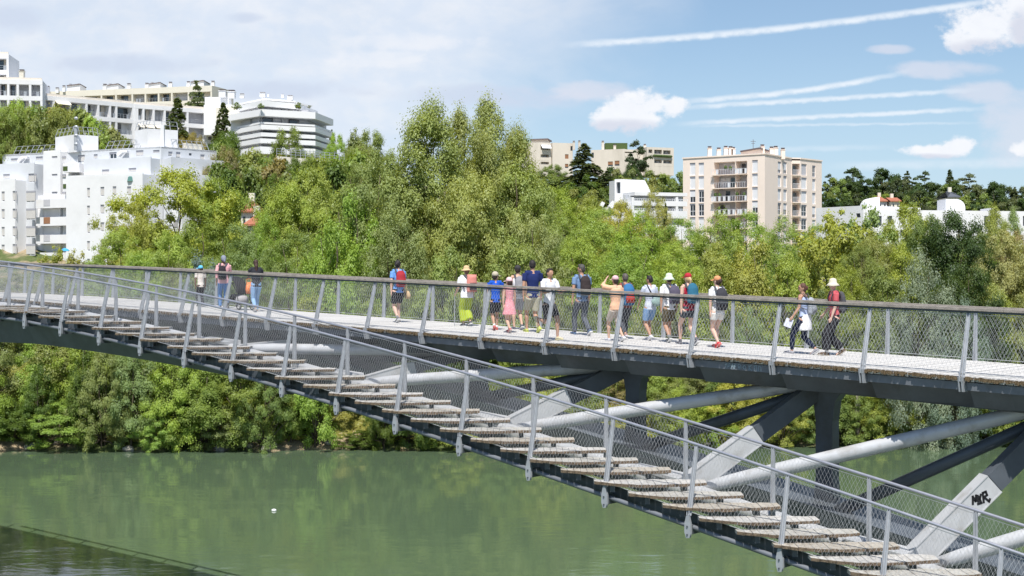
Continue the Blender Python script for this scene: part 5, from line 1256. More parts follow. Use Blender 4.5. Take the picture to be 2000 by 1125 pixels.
for sx, yb, s_, lb in ((604, 213, 10, 'small bare potted tree on the roof terrace corner of the stacked flats'), (583, 213, 16, 'green potted shrub under the pergola of the stacked flats'), (509, 212, 13, 'round potted shrub near the corner of the stacked flats'), (462, 214, 18, 'low planting on the left terrace of the stacked flats')):
    plant('shrub_a' if s_ > 10 else 'sparse_a', sx, yb - s_ * .8, s_ * 1.0, 291, 'olive' if s_ < 12 else 'mid', lb, 'potted plant', name='potted_shrub', ybase=yb)
# retaining wall with railing below
q = MB(); a, c_ = P(540, 305, 255), P(672, 316, 250); w = empty('retaining_wall', (a.x, a.y, a.z)); tag(w, 'pale retaining wall with a metal railing crossing the wooded slope', 'wall')
q.hexa([(0, 0, -4), tuple(c_ - a + Vector((0, 0, -4))), tuple(c_ - a + Vector((0, .6, -4))), (0, .6, -4)], [(0, 0, 0), tuple(c_ - a), tuple(c_ - a + Vector((0, .6, 0))), (0, .6, 0)]); q.build('wall', [w_cream], w)
q = MB(); n = 14
for k in range(n + 1): s_ = (c_ - a) * (k / n) + Vector((0, .3, 0)); q.beam(s_, s_ + Vector((0, 0, 1.4)), .09, .09)
for f in (.5, .95, 1.4): q.beam(Vector((0, .3, f)), c_ - a + Vector((0, .3, f)), .07, .07)
q.build('railing', [rail_m], w)
# ---------------------------------------------------------------- beige hillside flats
def box_building(b, f, z0, z1, depth, m, recs=(), name='wall'):
    q = MB(); hs = [r[:4] + (r[5],) for r in recs]; f.wall(q, z0, z1, hs)
    a, c_ = f.a, f.b; d_ = a - f.n * depth; e = c_ - f.n * depth
    for A, B_ in ((a, d_), (c_, e), (d_, e)): q.poly([(A.x, A.y, z0), (B_.x, B_.y, z0), (B_.x, B_.y, z1), (A.x, A.y, z1)])
    q.poly([(a.x, a.y, z1), (c_.x, c_.y, z1), (e.x, e.y, z1), (d_.x, d_.y, z1)])
    q.build(name, [m], b)
    for r in recs:
        q = MB(); f.box(q, r[0], r[1], r[2], r[3], -r[5] + .08, -r[5] + .0, 0)
        if r[4] == 'log':
            w_ = r[1] - r[0]
            f.box(q, r[0] + w_ * .1, r[0] + w_ * .42, r[2], r[3] - .2, -r[5] + .12, -r[5] + .08, 2); f.box(q, r[0] + w_ * .55, r[0] + w_ * .9, r[2], r[3] - .2, -r[5] + .12, -r[5] + .08, 1)
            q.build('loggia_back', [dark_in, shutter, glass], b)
            q = MB(); f.box(q, r[0] + .02, r[1] - .02, r[2], r[2] + .95, .02, -.08); q.build('balustrade', [w_beige if m is w_beige else balus], b)
        elif r[4] == 'brown': f.box(q, r[0], r[1], r[2] + (r[3] - r[2]) * .3, r[3], -r[5] + .14, -r[5] + .08, 1); q.build('window', [glass, wood_br], b)
        elif r[4] == 'shutb': f.box(q, r[0], r[1], r[2], r[3], -r[5] + .14, -r[5] + .08, 1); q.build('window', [glass, wood_br], b)
        else: q.build('window', [glass], b)
sc = 6.081; X = lambda x: 1020 + x / sc; Y = lambda y: 255 + y / sc
def rr_(f, x0, y0, x1, y1, st, dp=.25): r = f.rect(X(x0), Y(y0), X(x1), Y(y1)); return (r[0], r[1], r[2], r[3], st, dp)
b = empty('hillside_flats', (*xy(1080, 420), 45)); tag(b, 'beige concrete flats on the hill just right of the poplars', 'building')
f1 = Face(X(-40), 420, X(208), 417); z1 = f1.z(X(208), Y(140)); box_building(b, f1, 40, z1, 12, w_beige)
f2 = Face(X(209), 417, X(345), 418.5); box_building(b, f2, 40, z1 - .02, 12, w_beige, [rr_(f2, 218, 168, 325, 268, 'log', 1.5), rr_(f2, 218, 284, 318, 358, 'log', 1.5), rr_(f2, 218, 372, 318, 440, 'log', 1.5)])
f3 = Face(X(360), 418, X(600), 420); box_building(b, f3, 40, f3.z(X(500), Y(148)), 12, w_beige, [rr_(f3, 573, 185, 597, 240, 'win'), rr_(f3, 508, 282, 550, 335, 'shutb'), rr_(f3, 508, 395, 548, 445, 'brown')])
q = MB(); d = 424; q.prism(ccw([xy(X(110), d), xy(X(300), d - 2), xy(X(330), d + 5), xy(X(140), d + 6)]), z1, z1 + 1.2, 0); q.prism(ccw([xy(X(98), d - .5), xy(X(305), d - 2.6), xy(X(352), d + 5), xy(X(140), d + 7)]), z1 + 1.2, z1 + 1.6, 1); q.build('roof_cabin', [w_beige, chim_cap], b)
f_ = f2; q = MB(); r = rr_(f2, 222, 170, 330, 215, 'x'); q.hexa([f2.p(r[0], 1.2, r[2]), f2.p(r[1], 1.2, r[2]), f2.p(r[1], .02, r[3] - .1), f2.p(r[0], .02, r[3] - .1)], [f2.p(r[0], 1.2, r[2] + .1), f2.p(r[1], 1.2, r[2] + .1), f2.p(r[1], .02, r[3]), f2.p(r[0], .02, r[3])]); q.build('awning', [w_white], b)
for x, y0 in ((40, 105), (613, 122), (678, 118)): chimney(b, X(x), Y(y0), Y(230 if x > 100 else 140), 419, 4.6, w_beige)
fix_parent(b)
b = empty('hillside_flats', (*xy(1240, 420), 45)); tag(b, 'beige hillside flats with planted balconies, between the large fir and the pink block', 'building')
f1 = Face(X(820), 418, X(1215), 414); z1 = f1.z(X(1100), Y(222)); box_building(b, f1, 40, z1, 12, w_beige, [rr_(f1, 1018, 368, 1076, 422, 'brown'), rr_(f1, 1098, 358, 1155, 418, 'brown'), rr_(f1, 825, 262, 850, 325, 'win')])
f2 = Face(X(1216), 414, X(1480), 416); box_building(b, f2, 40, f2.z(X(1300), Y(225)), 12, w_beige, [rr_(f2, 1216, 252, 1330, 306, 'log', 1.5), rr_(f2, 1212, 352, 1330, 408, 'log', 1.5)])
f3 = Face(X(1482), 413, X(1800), 416); box_building(b, f3, 40, f3.z(X(1560), Y(198)), 12, w_beige, [rr_(f3, 1500, 225, 1545, 305, 'log', 1.4), rr_(f3, 1568, 228, 1660, 315, 'log', 1.4), rr_(f3, 1675, 235, 1762, 320, 'log', 1.4), rr_(f3, 1568, 345, 1660, 425, 'log', 1.4), rr_(f3, 1675, 352, 1778, 430, 'log', 1.4)])
q = MB()
for i in range(12): q.ell(f3.p(f3.u(X(1570 + i * 17)), .25, f3.z(X(1570 + i * 17), Y(298 + i))), (.6, .4, .4), 6, 4)
o = q.build('balcony_plants', [plantm], b); o['kind'] = 'stuff'
for x, y0 in ((957, 122), (1456, 160), (1098, 165)): chimney(b, X(x), Y(y0), Y(235), 418, 5, w_beige)
fix_parent(b)
q = MB(); A_ = P(X(980), Y(215), 420); B_ = P(X(1250), Y(210), 418); q.box(A_.x, B_.x, 418, 422, A_.z - .4, A_.z + 1.5); o = q.build('roof_hedge', [plantm]); tag(o, 'clipped green hedge on the roof of the beige hillside flats', 'hedge')
# ---------------------------------------------------------------- white terraced house (1200..1335)
b = empty('terraced_house', (*xy(1270, 262), 20)); tag(b, 'white modern terraced building with a slanted tower, left of the pink block', 'building')
f1 = Face(X(1098), 258.5, X(1185), 258); z1 = f1.z(X(1150), Y(578)); box_building(b, f1, 9, z1, 8, w_white, [rr_(f1, 1118, 612, 1165, 745, 'win', .8)])
q = MB(); f2 = Face(X(1185), 258, X(1530), 259.5)
pr = [(1186, 577), (1455, 590), (1520, 712), (1520, 1000), (1186, 1000)]
a = [f2.p(f2.u(X(x)), 0, f2.z(X(x), Y(y))) for x, y in pr]; c_ = [f2.p(f2.u(X(x)), -7, f2.z(X(x), Y(y))) for x, y in pr]
i0 = len(q.v); q.v += a + c_; q.f.append((4, 3, 2, 1, 0)); q.f.append((5, 6, 7, 8, 9)); q.mi += [0, 0]
for k in range(5): q.f.append((k, (k + 1) % 5, 5 + (k + 1) % 5, 5 + k)); q.mi.append(0)
q.build('slanted_tower', [w_white], b)
f3 = Face(X(1300), 252, X(2000), 256)
for y0, y1, x0 in ((735, 775, 1335), (835, 895, 1305), (950, 1040, 1300), (1120, 1300, 1300)):
    q = MB(); r = f3.rect(X(x0), Y(y0), X(1960), Y(y1)); f3.box(q, r[0], r[1], r[2], r[3], 0, -5); q.build('balcony_band', [w_white], b)
q = MB(); r = f3.rect(X(1330), Y(760), X(1960), Y(1300)); f3.box(q, r[0], r[1], r[2], r[3], -2, -4.8); q.build('back_wall', [w_grey], b)
for x0, x1, y0, y1 in ((1350, 1375, 770, 830), (1720, 1760, 790, 850), (1860, 1890, 795, 850), (1350, 1400, 900, 948), (1800, 1830, 915, 960)):
    q = MB(); r = f3.rect(X(x0), Y(y0), X(x1), Y(y1)); f3.box(q, r[0], r[1], r[2], r[3], -1.9, -2.05); q.build('window', [glass], b)
for x0 in (1300, 1825):
    q = MB(); r = f3.rect(X(x0), Y(790), X(x0 + 28), Y(1000)); f3.box(q, r[0], r[1], r[2], r[3], -.02, -2); q.build('fin_wall', [w_white], b)
for y in (832, 948):
    q = MB(); r = f3.rect(X(1310), Y(y - 22), X(1960), Y(y)); f3.box(q, r[0], r[1], r[3] - .06, r[3], -.05, -.1)
    for k in range(26): u = r[0] + (r[1] - r[0]) * k / 25; f3.box(q, u, u + .12, r[2], r[3], -.06, -.1)
    q.build('balustrade', [balus], b)
f4 = Face(X(930), 256, X(1262), 252); q = MB(); r = f4.rect(X(1100), Y(862), X(1262), Y(1100)); f4.box(q, r[0], r[1], r[2], r[3], 0, -5); q.build('annex', [w_white], b)
q = MB(); r = f4.rect(X(940), Y(912), X(1090), Y(1100)); f4.box(q, r[0], r[1], r[2], r[3], .5, -5); q.build('annex', [w_white], b)
q = MB(); q.beam(P(X(935), Y(905), 255), P(X(960), Y(855), 255), 3, .6); q.beam(P(X(1040), Y(915), 255), P(X(1090), Y(852), 255), 3, .8); q.build('sloping_fin', [w_white], b)
fix_parent(b)
# ---------------------------------------------------------------- long white building, right
b = empty('long_white_building', (*xy(1800, 235), 16)); tag(b, 'long white building behind the trees right of the pink block, with two curved roof hoods', 'building')
s6 = 4.878; X6 = lambda x: 1590 + x / s6; Y6 = lambda y: 310 + y / s6
f1 = Face(X6(20), 245, X6(470), 236); f2 = Face(X6(471), 236, X6(2200), 244)
def r6(f, x0, y0, x1, y1, st='win', dp=.25): r = f.rect(X6(x0), Y6(y0), X6(x1), Y6(y1)); return (r[0], r[1], r[2], r[3], st, dp)
box_building(b, f1, 8, f1.z(X6(300), Y6(455)), 14, w_white, [r6(f1, 240, 500, 262, 545), r6(f1, 400, 520, 440, 560), r6(f1, 270, 620, 350, 660), r6(f1, 260, 720, 330, 740)])
wn = [r6(f2, 525 + i * 0, 525, 575, 625) for i in range(1)] + [r6(f2, x, 545, x + 45, 640) for x in (600, 700, 900, 1620, 1670, 1700, 1990)] + [r6(f2, x, 680, x + 60, 740) for x in (700, 820, 1000)]
box_building(b, f2, 8, f2.z(X6(1000), Y6(490)), 14, w_white, wn)
def hood(x0, x1, y0, y1, d, flip):
    q = MB(); zb = CZ + (HY - Y6(y1)) / F * d; zt_ = CZ + (HY - Y6(y0)) / F * d; xa, xb = xy(X6(x0), d)[0], xy(X6(x1), d)[0]; pr = []
    n = 8; r = min(xb - xa, zt_ - zb) * .7
    pr = [(xa, zb), (xb, zb)]
    arc = [(xb - r + r * math.cos(t_ * math.pi / 2 / n), zt_ - r + r * math.sin(t_ * math.pi / 2 / n)) for t_ in range(n + 1)]; pr += arc + [(xa, zt_)]
    if flip: pr = [(xa + xb - x, z) for x, z in pr]
    k = len(pr); q.v += [(x, d, z) for x, z in pr] + [(x, d + 5, z) for x, z in pr]; q.f += [tuple(range(k)), tuple(reversed(range(k, 2 * k)))]; q.mi += [0, 0]
    for i in range(k): q.f.append((i, (i + 1) % k, k + (i + 1) % k, k + i)); q.mi.append(0)
    q.build('roof_hood', [w_white], b)
hood(503, 626, 367, 492, 244, True); hood(1255, 1440, 385, 505, 244, False); hood(1675, 1725, 470, 492, 244, False)
fix_parent(b)
# small houses on the right-hand hill and behind the left trees
def house(x0, x1, yr, ye, yb, d, wm, rm, label, dx=0):
    a, c_ = P(x0, ye, d), P(x1, ye, d); b = empty('house', (a.x, a.y, a.z - 3)); tag(b, label, 'house'); zb = CZ + (HY - yb) / F * d; zr = CZ + (HY - yr) / F * d
    q = MB(); q.box(a.x + .3, c_.x - .3, d, d + 7, zb - 3, a.z, 0); q.build('wall', [wm], b)
    q = MB(); m_ = d + 3.5; q.hexa([(a.x, d - .4, a.z), (c_.x, d - .4, a.z), (c_.x - dx, m_, zr), (a.x + dx, m_, zr)], [(a.x, d - .4, a.z + .2), (c_.x, d - .4, a.z + .2), (c_.x - dx, m_, zr + .2), (a.x + dx, m_, zr + .2)]); q.hexa([(a.x + dx, m_, zr), (c_.x - dx, m_, zr), (c_.x, d + 7.4, a.z), (a.x, d + 7.4, a.z)], [(a.x + dx, m_, zr + .2), (c_.x - dx, m_, zr + .2), (c_.x, d + 7.4, a.z + .2), (a.x, d + 7.4, a.z + .2)]); q.build('roof', [rm], b)
    q = MB(); q.box(c_.x - 1.6, c_.x - .9, m_ - .3, m_ + .4, zr - .5, zr + 1.1); q.build('chimney', [w_cream], b)
    w_ = (c_.x - a.x)
    for k in range(2): q = MB(); xx = a.x + w_ * (.25 + .4 * k); q.box(xx, xx + w_ * .12, d - .05, d + .05, a.z - 1.6, a.z - .5); q.build('window', [glass], b)
    fix_parent(b); return b
house(1712, 1735, 384, 394, 404, 330, w_white, red_tile, 'white house with red roof on the hill left of its lower red-roofed neighbour', 1)
house(1738, 1760, 386, 394, 400, 328, w_cream, red_tile, 'low red-roofed house on the right-hand hill beside the white one', 0)
house(1850, 1876, 374, 386, 392, 300, w_cream, slate, 'house with a steep dark slate roof behind the second curved roof hood', 2)
house(476, 512, 418, 441, 470, 165, w_cream, red_tile, 'house with red tiled roof half hidden between the plane trees on the left', 1)
house(466, 502, 392, 415, 440, 172, w_cream, red_tile, 'upper red tiled roof with dormer behind the lower red roof on the left', 1)
x, y = xy(508, 163); z = CZ + (HY - 423) / F * 163; q = MB(); q.ell((x, y, z), (.22, .08, .22), 12, 8); q.tube([(x, y, z), (x, y + .1, z - 1.0)], .03, 5); o = q.build('satellite_dish', [w_white]); tag(o, 'white satellite dish beside the red tiled roof', 'satellite dish')
house(1616, 1650, 566, 578, 592, 121, w_cream, red_tile, 'low shed with red tiles hidden in the bushes behind the right half of the deck', 0)
# ================================================================== people
SKIN = {'light': (.56, .35, .25), 'tan': (.44, .25, .165), 'brown': (.16, .085, .055), 'pink': (.62, .40, .31)}
def cloth(col, name=None, var=.08, pattern=None):
    nm = name or 'cloth_%02d_%02d_%02d' % tuple(int(c_ * 99) for c_ in col)
    return mat(nm, col, .85, var=var, scale=9, bump=.35, bscale=14, spec=.15, dirt=pattern, dscale=30)
def remesh(q, name, m_, voxel=.014, smooth=2, parent=None):
    me = q.mesh(name + '_raw', m_); o = bpy.data.objects.new(name, me); COL.objects.link(o)
    r_ = o.modifiers.new('r', 'REMESH'); r_.mode = 'VOXEL'; r_.voxel_size = voxel; r_.use_smooth_shade = True
    s_ = o.modifiers.new('s', 'SMOOTH'); s_.factor = .5; s_.iterations = smooth
    dg = bpy.context.evaluated_depsgraph_get(); new = bpy.data.meshes.new_from_object(o.evaluated_get(dg)); new.name = name
    new.materials.clear()
    for k_ in (m_ if isinstance(m_, (list, tuple)) else [m_]): new.materials.append(k_)
    o.modifiers.clear(); o.data = new; bpy.data.meshes.remove(me)
    if parent: o.parent = parent
    return o
def ik(a, b, l1, l2, bend):
    """joint between a and b (Vectors), bending towards vector bend"""
    d = b - a; L_ = min(d.length, (l1 + l2) * .999); dn = d.normalized(); x = (l1 * l1 - l2 * l2 + L_ * L_) / (2 * L_); h = math.sqrt(max(0, l1 * l1 - x * x))
    bn = (bend - dn * bend.dot(dn)).normalized(); return a + dn * x + bn * h
V = Vector
def person(label, sx, fy, ytop, yaw=0.0, sex='m', skin='light', hair=(.03, .02, .015), hstyle='short', hat=None, top=('tee', (.8, .8, .8)), bottom=('shorts', (.05, .05, .06)), shoe=(.1, .1, .1), sole=(.7, .7, .7), sock=None,
           stride=.22, lead=1, armL=(-.12, .1), armR=(.12, .1), hyaw=0.0, build=1.0, lean=.03, extra=None, group=None, o_hint=None, face_glasses=False, child=False):
    # where the feet stand on the deck: the deck surface under this sight line
    lo, hi = .3, 3.7; best = None
    for i in range(60):
        o_ = lo + (hi - lo) * i / 59; t_, d_ = on_line(o_, sx); y_ = HY + (CZ - z_deck(t_)) * F / d_
        if best is None or abs(y_ - fy) < best[0]: best = (abs(y_ - fy), o_, t_, d_)
    _, o_, t_, d_ = best; base = B(t_, o_, z_deck(t_) + .002)
    yfeet = HY + (CZ - base.z) * F / d_; hgt = (yfeet - ytop) / F * d_
    hatx = {None: 0, 'cap': .02, 'straw': .05, 'bucket': .045, 'scarf': .02, 'visor': .015}[hat[0] if hat else None] * (1 if hat else 0)
    h = hgt - hatx
    yaw = yaw - (0 if extra == 'run' or sx > 1500 else .42)
    root = empty('person', base, math.atan2(DIR.y, DIR.x) - math.pi / 2 + yaw); tag(root, label, 'person', group)
    # body frame: x right, y forward, z up; sizes in units of the height h
    W = build * (1.0 if not child else .95); sh_w = (.108 if sex == 'm' else .094) * W; hip_w = (.052 if sex == 'm' else .056)
    hs = 1.0 if not child else 1.18
    H = lambda *p: V(p) * h
    ln = lambda z: lean * (z - .5) * 1.2
    hipz = .515 - stride * .06
    hips = [V((s_ * hip_w, 0, hipz)) for s_ in (-1, 1)]
    st = stride / 1.7
    feet = [V((-hip_w * .8, st * lead * .5, .04)), V((hip_w * .8, -st * lead * .5, .04))]
    rear = 1 if lead > 0 else 0
    feet[rear].z += .035 if stride > .1 else 0; pitch = [0, 0]; pitch[rear] = -.55 if stride > .25 else (-.3 if stride > .1 else 0); pitch[1 - rear] = .12 if stride > .2 else 0
    if extra == 'run': feet[rear] = V((feet[rear].x, -st * .75, .30)); pitch[rear] = -1.2
    knees = [ik(hips[i], feet[i] + V((0, 0, .0)), .245, .245, V((0, 1, .0))) for i in (0, 1)]
    shz = .815
    shs = [V((s_ * sh_w, ln(shz), shz)) for s_ in (-1, 1)]
    elb, wri = [], []
    for i, (sw, bd) in enumerate((armL, armR)):
        s_ = -1 if i == 0 else 1; out = .018 + (.014 if sex == 'm' else .012)
        if sw == 'up':
            e = shs[i] + V((s_ * .11, .05, .02)); w = e + V((-s_ * .09, .03, .11))
        elif sw == 'fwd':
            e = shs[i] + V((s_ * .03, .05, -.155)); w = e + V((-s_ * .02, .135, .02))
        elif sw == 'out':
            e = shs[i] + V((s_ * .05, .0, -.165)); w = e + V((s_ * .06, .06, -.11))
        else:
            e = shs[i] + V((s_ * out, math.sin(sw) * .17, -math.cos(sw) * .17)); w = e + V((s_ * .004, math.sin(sw + bd) * .15, -math.cos(sw + bd) * .15))
        elb.append(e); wri.append(w)
    sk = mat('skin_' + skin, SKIN[skin], .55, var=.06, scale=5, spec=.35)
    q = MB(); fl = (1, 0, 0)
    T = lambda pts, rads, seg=12, flat=fl: q.tube([p * h for p in pts], [(r_[0] * h, r_[1] * h) if isinstance(r_, tuple) else r_ * h for r_ in rads], seg, flat=flat)
    tw = W * (1.0 if sex == 'm' else .93)
    torso = [(.475, .066, .05), (.51, .082, .058), (.545, .084, .058), (.60, .074 if sex == 'm' else .066, .05), (.66, .078 if sex == 'm' else .070, .053), (.72, .088 * tw, .06), (.77, .094 * tw, .058), (.805, .088 * tw, .048), (.835, .045, .036), (.85, .03, .03)]
    T([V((0, ln(z), z)) for z, _, _ in torso], [(a * W, b) for _, a, b in torso], 16)
    T([shs[0], shs[1]], [.034, .034], 10, None)
    hc = V((0, ln(.9) + .008, .932 if not child else .925)); yawR = Matrix.Rotation(hyaw, 3, 'Z')
    T([V((0, ln(.83), .83)), V((0, ln(.88) + .004, .885))], [.031, .029], 10)
    q2 = len(q.v); q.ell(hc * h + V((0, .002, 0)) * h, (.043 * h * hs, .053 * h * hs, .064 * h * hs), 16, 12)
    # face relief: brow, nose, lips, chin, ears
    def hp(x, y, z): return (hc + yawR @ (V((x, y, z)) * hs)) * h
    q.ell(hp(0, .018, -.038), (.028 * h * hs, .030 * h * hs, .026 * h * hs), 10, 7)
    q.ell(hp(0, .054, -.010), (.007 * h * hs, .013 * h * hs, .014 * h * hs), 8, 6); q.ell(hp(0, .048, .014), (.030 * h * hs, .007 * h * hs, .006 * h * hs), 8, 5)
    q.ell(hp(0, .047, -.032), (.014 * h * hs, .006 * h * hs, .005 * h * hs), 8, 5)
    for s_ in (-1, 1): q.ell(hp(s_ * .044, -.004, -.006), (.006 * h * hs, .011 * h * hs, .016 * h * hs), 6, 6)
    for i in (0, 1):
        hp_, kn, ft = hips[i], knees[i], feet[i]
        mid = hp_.lerp(kn, .5); cal = kn.lerp(ft, .3) + V((0, -.006, 0))
        T([hp_ + V((0, 0, .02)), hp_.lerp(kn, .2), mid, hp_.lerp(kn, .85), kn, kn.lerp(ft, .15), cal, kn.lerp(ft, .7), ft], [(.047, .05), (.051, .054), (.043, .046), (.033, .035), (.031, .034), (.029, .032), (.031, .036), (.021, .023), (.018, .02)], 12)
        c_, s2 = math.cos(pitch[i]), math.sin(pitch[i]); fd = V((0, c_, s2)); heel = ft - fd * .022 + V((0, 0, -.016)); toe = ft + fd * .10 + V((0, 0, -.020))
        T([heel, ft + fd * .03 + V((0, 0, -.012)), toe], [(.019, .020), (.022, .018), (.017, .010)], 10)
        T([shs[i], shs[i].lerp(elb[i], .35), elb[i], elb[i].lerp(wri[i], .3), wri[i]], [.031, .0275 * (1.08 if sex == 'm' else .95), .0215, .0215, .0135], 10, None)
        fdir = (wri[i] - elb[i]).normalized(); pal = wri[i] + fdir * .032; s_ = -1 if i == 0 else 1
        T([wri[i], pal, pal + fdir * .016], [(.011, .014), (.010, .023), (.008, .021)], 8)
        for k in range(4):
            yy = -.0165 + .011 * k; b0 = pal + fdir * .012 + V((0, yy, 0)); l_ = (.030, .038, .041, .035)[k]
            b1 = b0 + fdir * l_ * .5; b2 = b1 + (fdir + V((-s_ * .5, 0, 0))).normalized() * l_ * .5; T([b0, b1, b2], [.0052, .0048, .0040], 6, None)
        t0 = wri[i] + fdir * .014 + V((0, .014, 0)); T([t0, t0 + V((-s_ * .004, .016, 0)) + fdir * .014, t0 + V((-s_ * .006, .022, 0)) + fdir * .032], [.007, .006, .0045], 6, None)
    vox = max(.009, .0085 * h)
    body = remesh(q, 'body', sk, vox, 1, root)
    # eyes / glasses, mouth
    q = MB()
    if face_glasses:
        for s_ in (-1, 1): q.ell(hp(s_ * .019, .049, .004), (.016 * h * hs, .006 * h * hs, .011 * h * hs), 8, 6)
        q.build('sunglasses', mat('black_plastic', (.01, .01, .012), .2), root)
    else:
        for s_ in (-1, 1): q.ell(hp(s_ * .018, .0475, .002), (.006 * h * hs, .0035 * h * hs, .0035 * h * hs), 8, 5)
        q.build('eyes', mat('eye_dark', (.03, .02, .015), .3), root)
    # hair
    hm = mat('hair_%02d%02d' % (int(hair[0] * 99), int(hair[1] * 99)), hair, .6, var=.25, scale=25, bump=.5, bscale=60, spec=.4)
    q = MB()
    if hstyle != 'none':
        q.ell(hp(0, -.008, .012), (.0475 * h * hs, .053 * h * hs, .060 * h * hs), 14, 10)
        if hstyle == 'short': q.ell(hp(0, -.016, -.008), (.044 * h * hs, .044 * h * hs, .045 * h * hs), 12, 8); q.ell(hp(0, .02, .052), (.034 * h * hs, .030 * h * hs, .018 * h * hs), 10, 6)
        if hstyle in ('bob', 'pony', 'long', 'bun'): q.ell(hp(0, -.018, -.012), (.046 * h * hs, .044 * h * hs, .05 * h * hs), 12, 8)
        if hstyle == 'pony': q.tube([hp(0, -.055, .005), hp(0, -.078, -.02), hp(0, -.07, -.07), hp(.01, -.06, -.115)], [.012 * h, .020 * h, .018 * h, .005 * h], 8)
        if hstyle == 'long': q.tube([hp(0, -.03, .0), hp(0, -.05, -.06), hp(0, -.05, -.15), hp(.01, -.045, -.23)], [.03 * h, .036 * h, .028 * h, .008 * h], 8)
        if hstyle == 'bun': q.ell(hp(0, -.06, .0), (.026 * h, .026 * h, .03 * h), 10, 7)
        remesh(q, 'hair', hm, vox * .9, 1, root)
    # hat
    if hat:
        kind_, hc_ = hat[0], hat[1]; hmat = cloth(hc_, 'hat_%02d%02d%02d' % tuple(int(c_ * 99) for c_ in hc_)); q = MB()
        if kind_ in ('cap', 'visor', 'scarf'):
            q.ell(hp(0, -.006, .028), (.051 * h * hs, .058 * h * hs, .049 * h * hs), 16, 10)
            if kind_ == 'scarf': q.ell(hp(0, -.03, .0), (.046 * h, .044 * h, .05 * h), 12, 8); q.ell(hp(.01, -.065, -.03), (.018 * h, .018 * h, .035 * h), 8, 6)
            o2 = remesh(q, 'hat', hmat, vox, 1, root)
            if kind_ != 'scarf':
                q = MB(); n = 8; vt = []
                for k in range(n + 1):
                    a = -1.15 + 2.3 * k / n
                    for rr_2, zz, dz in ((.048, .022, 0), (.088, .014, -.004 * 0)): vt.append(hp(math.sin(a) * rr_2 * .95, .004 + math.cos(a) * rr_2, zz - .012 * abs(math.sin(a))))
                for k in range(n):
                    a, b_, c_, d2 = vt[2 * k], vt[2 * k + 1], vt[2 * k + 3], vt[2 * k + 2]; up = V((0, 0, .004 * h)); q.hexa([a, d2, c_, b_], [a + up, d2 + up, c_ + up, b_ + up])
                q.build('brim', hmat, o2)
        else:
            rb = .105 if kind_ == 'straw' else .095
            prof = [(rb, .004 if kind_ == 'straw' else -.012), (.06, .022), (.054, .026), (.052, .055), (.043, .078), (.012, .088)]
            n = 20; base_ = 0
            rings = [[hp(r_ * math.cos(2 * math.pi * k / n) * .95, -.002 + r_ * math.sin(2 * math.pi * k / n) * 1.05, z + .004 * math.sin(3 * 2 * math.pi * k / n) * (r_ > .08)) for k in range(n)] for r_, z in prof]
            for r_ in rings: q.v += [tuple(p) for p in r_]
            for j in range(len(rings) - 1):
                for k in range(n): q.f.append((j * n + k, j * n + (k + 1) % n, (j + 1) * n + (k + 1) % n, (j + 1) * n + k)); q.mi.append(0)
            q.f.append(tuple((len(rings) - 1) * n + k for k in range(n))); q.mi.append(0)
            o2 = q.build('hat', hmat, root, smooth=True); so_ = o2.modifiers.new('solid', 'SOLIDIFY'); so_.thickness = .006
    # top
    tk, tcol = top[0], top[1]; tm2 = cloth(tcol, top[3] if len(top) > 3 else None, pattern=top[2] if len(top) > 2 else None); q = MB(); g_ = .006
    low = {'tee': .475, 'tank': .48, 'shirt': .475, 'loose': .47, 'dress': .50, 'jacket': .46}[tk]; fat = 1.10 if tk in ('loose', 'shirt', 'jacket') else 1.0
    tor = [(z, a, b) for z, a, b in torso if z > low + .02 and z < .83]; tor = [(low, .085, .06)] + tor
    T([V((0, ln(z), z)) for z, _, _ in tor], [(a * W * fat + g_, b * fat + g_) for _, a, b in tor], 16)
    if tk != 'tank':
        T([V((-sh_w * 1.0, ln(shz), shz + .002)), V((sh_w * 1.0, ln(shz), shz + .002))], [.0405, .0405], 12, None)
        for i in (0, 1):
            e = elb[i]; fs = {'tee': .62, 'loose': .75, 'shirt': 1.0, 'dress': .12, 'jacket': 1.0}[tk]
            pts = [shs[i], shs[i].lerp(e, .4 * fs), shs[i].lerp(e, fs)]; T(pts, [.040, .039 * (1.0 + .1 * (fat > 1)), .036 * (1 + .1 * (fat > 1))], 10, None)
            if tk in ('shirt', 'jacket'): T([e, e.lerp(wri[i], .5 if tk == 'shirt' else .95)], [.032, .027], 10, None)
    else:
        for s_ in (-1, 1): T([V((s_ * .06 * W, ln(.8), .77)), V((s_ * .055, ln(.82), .835))], [.022, .018], 8, None)
    if tk == 'dress':
        T([V((0, 0, .56)), V((0, 0, .47)), V((0, .0, .33))], [(.082, .06), (.105, .085), (.135, .11)], 18)
    remesh(q, {'dress': 'dress', 'jacket': 'jacket'}.get(tk, 'shirt'), tm2, vox, 1, root)
    # bottom
    bk, bcol = bottom
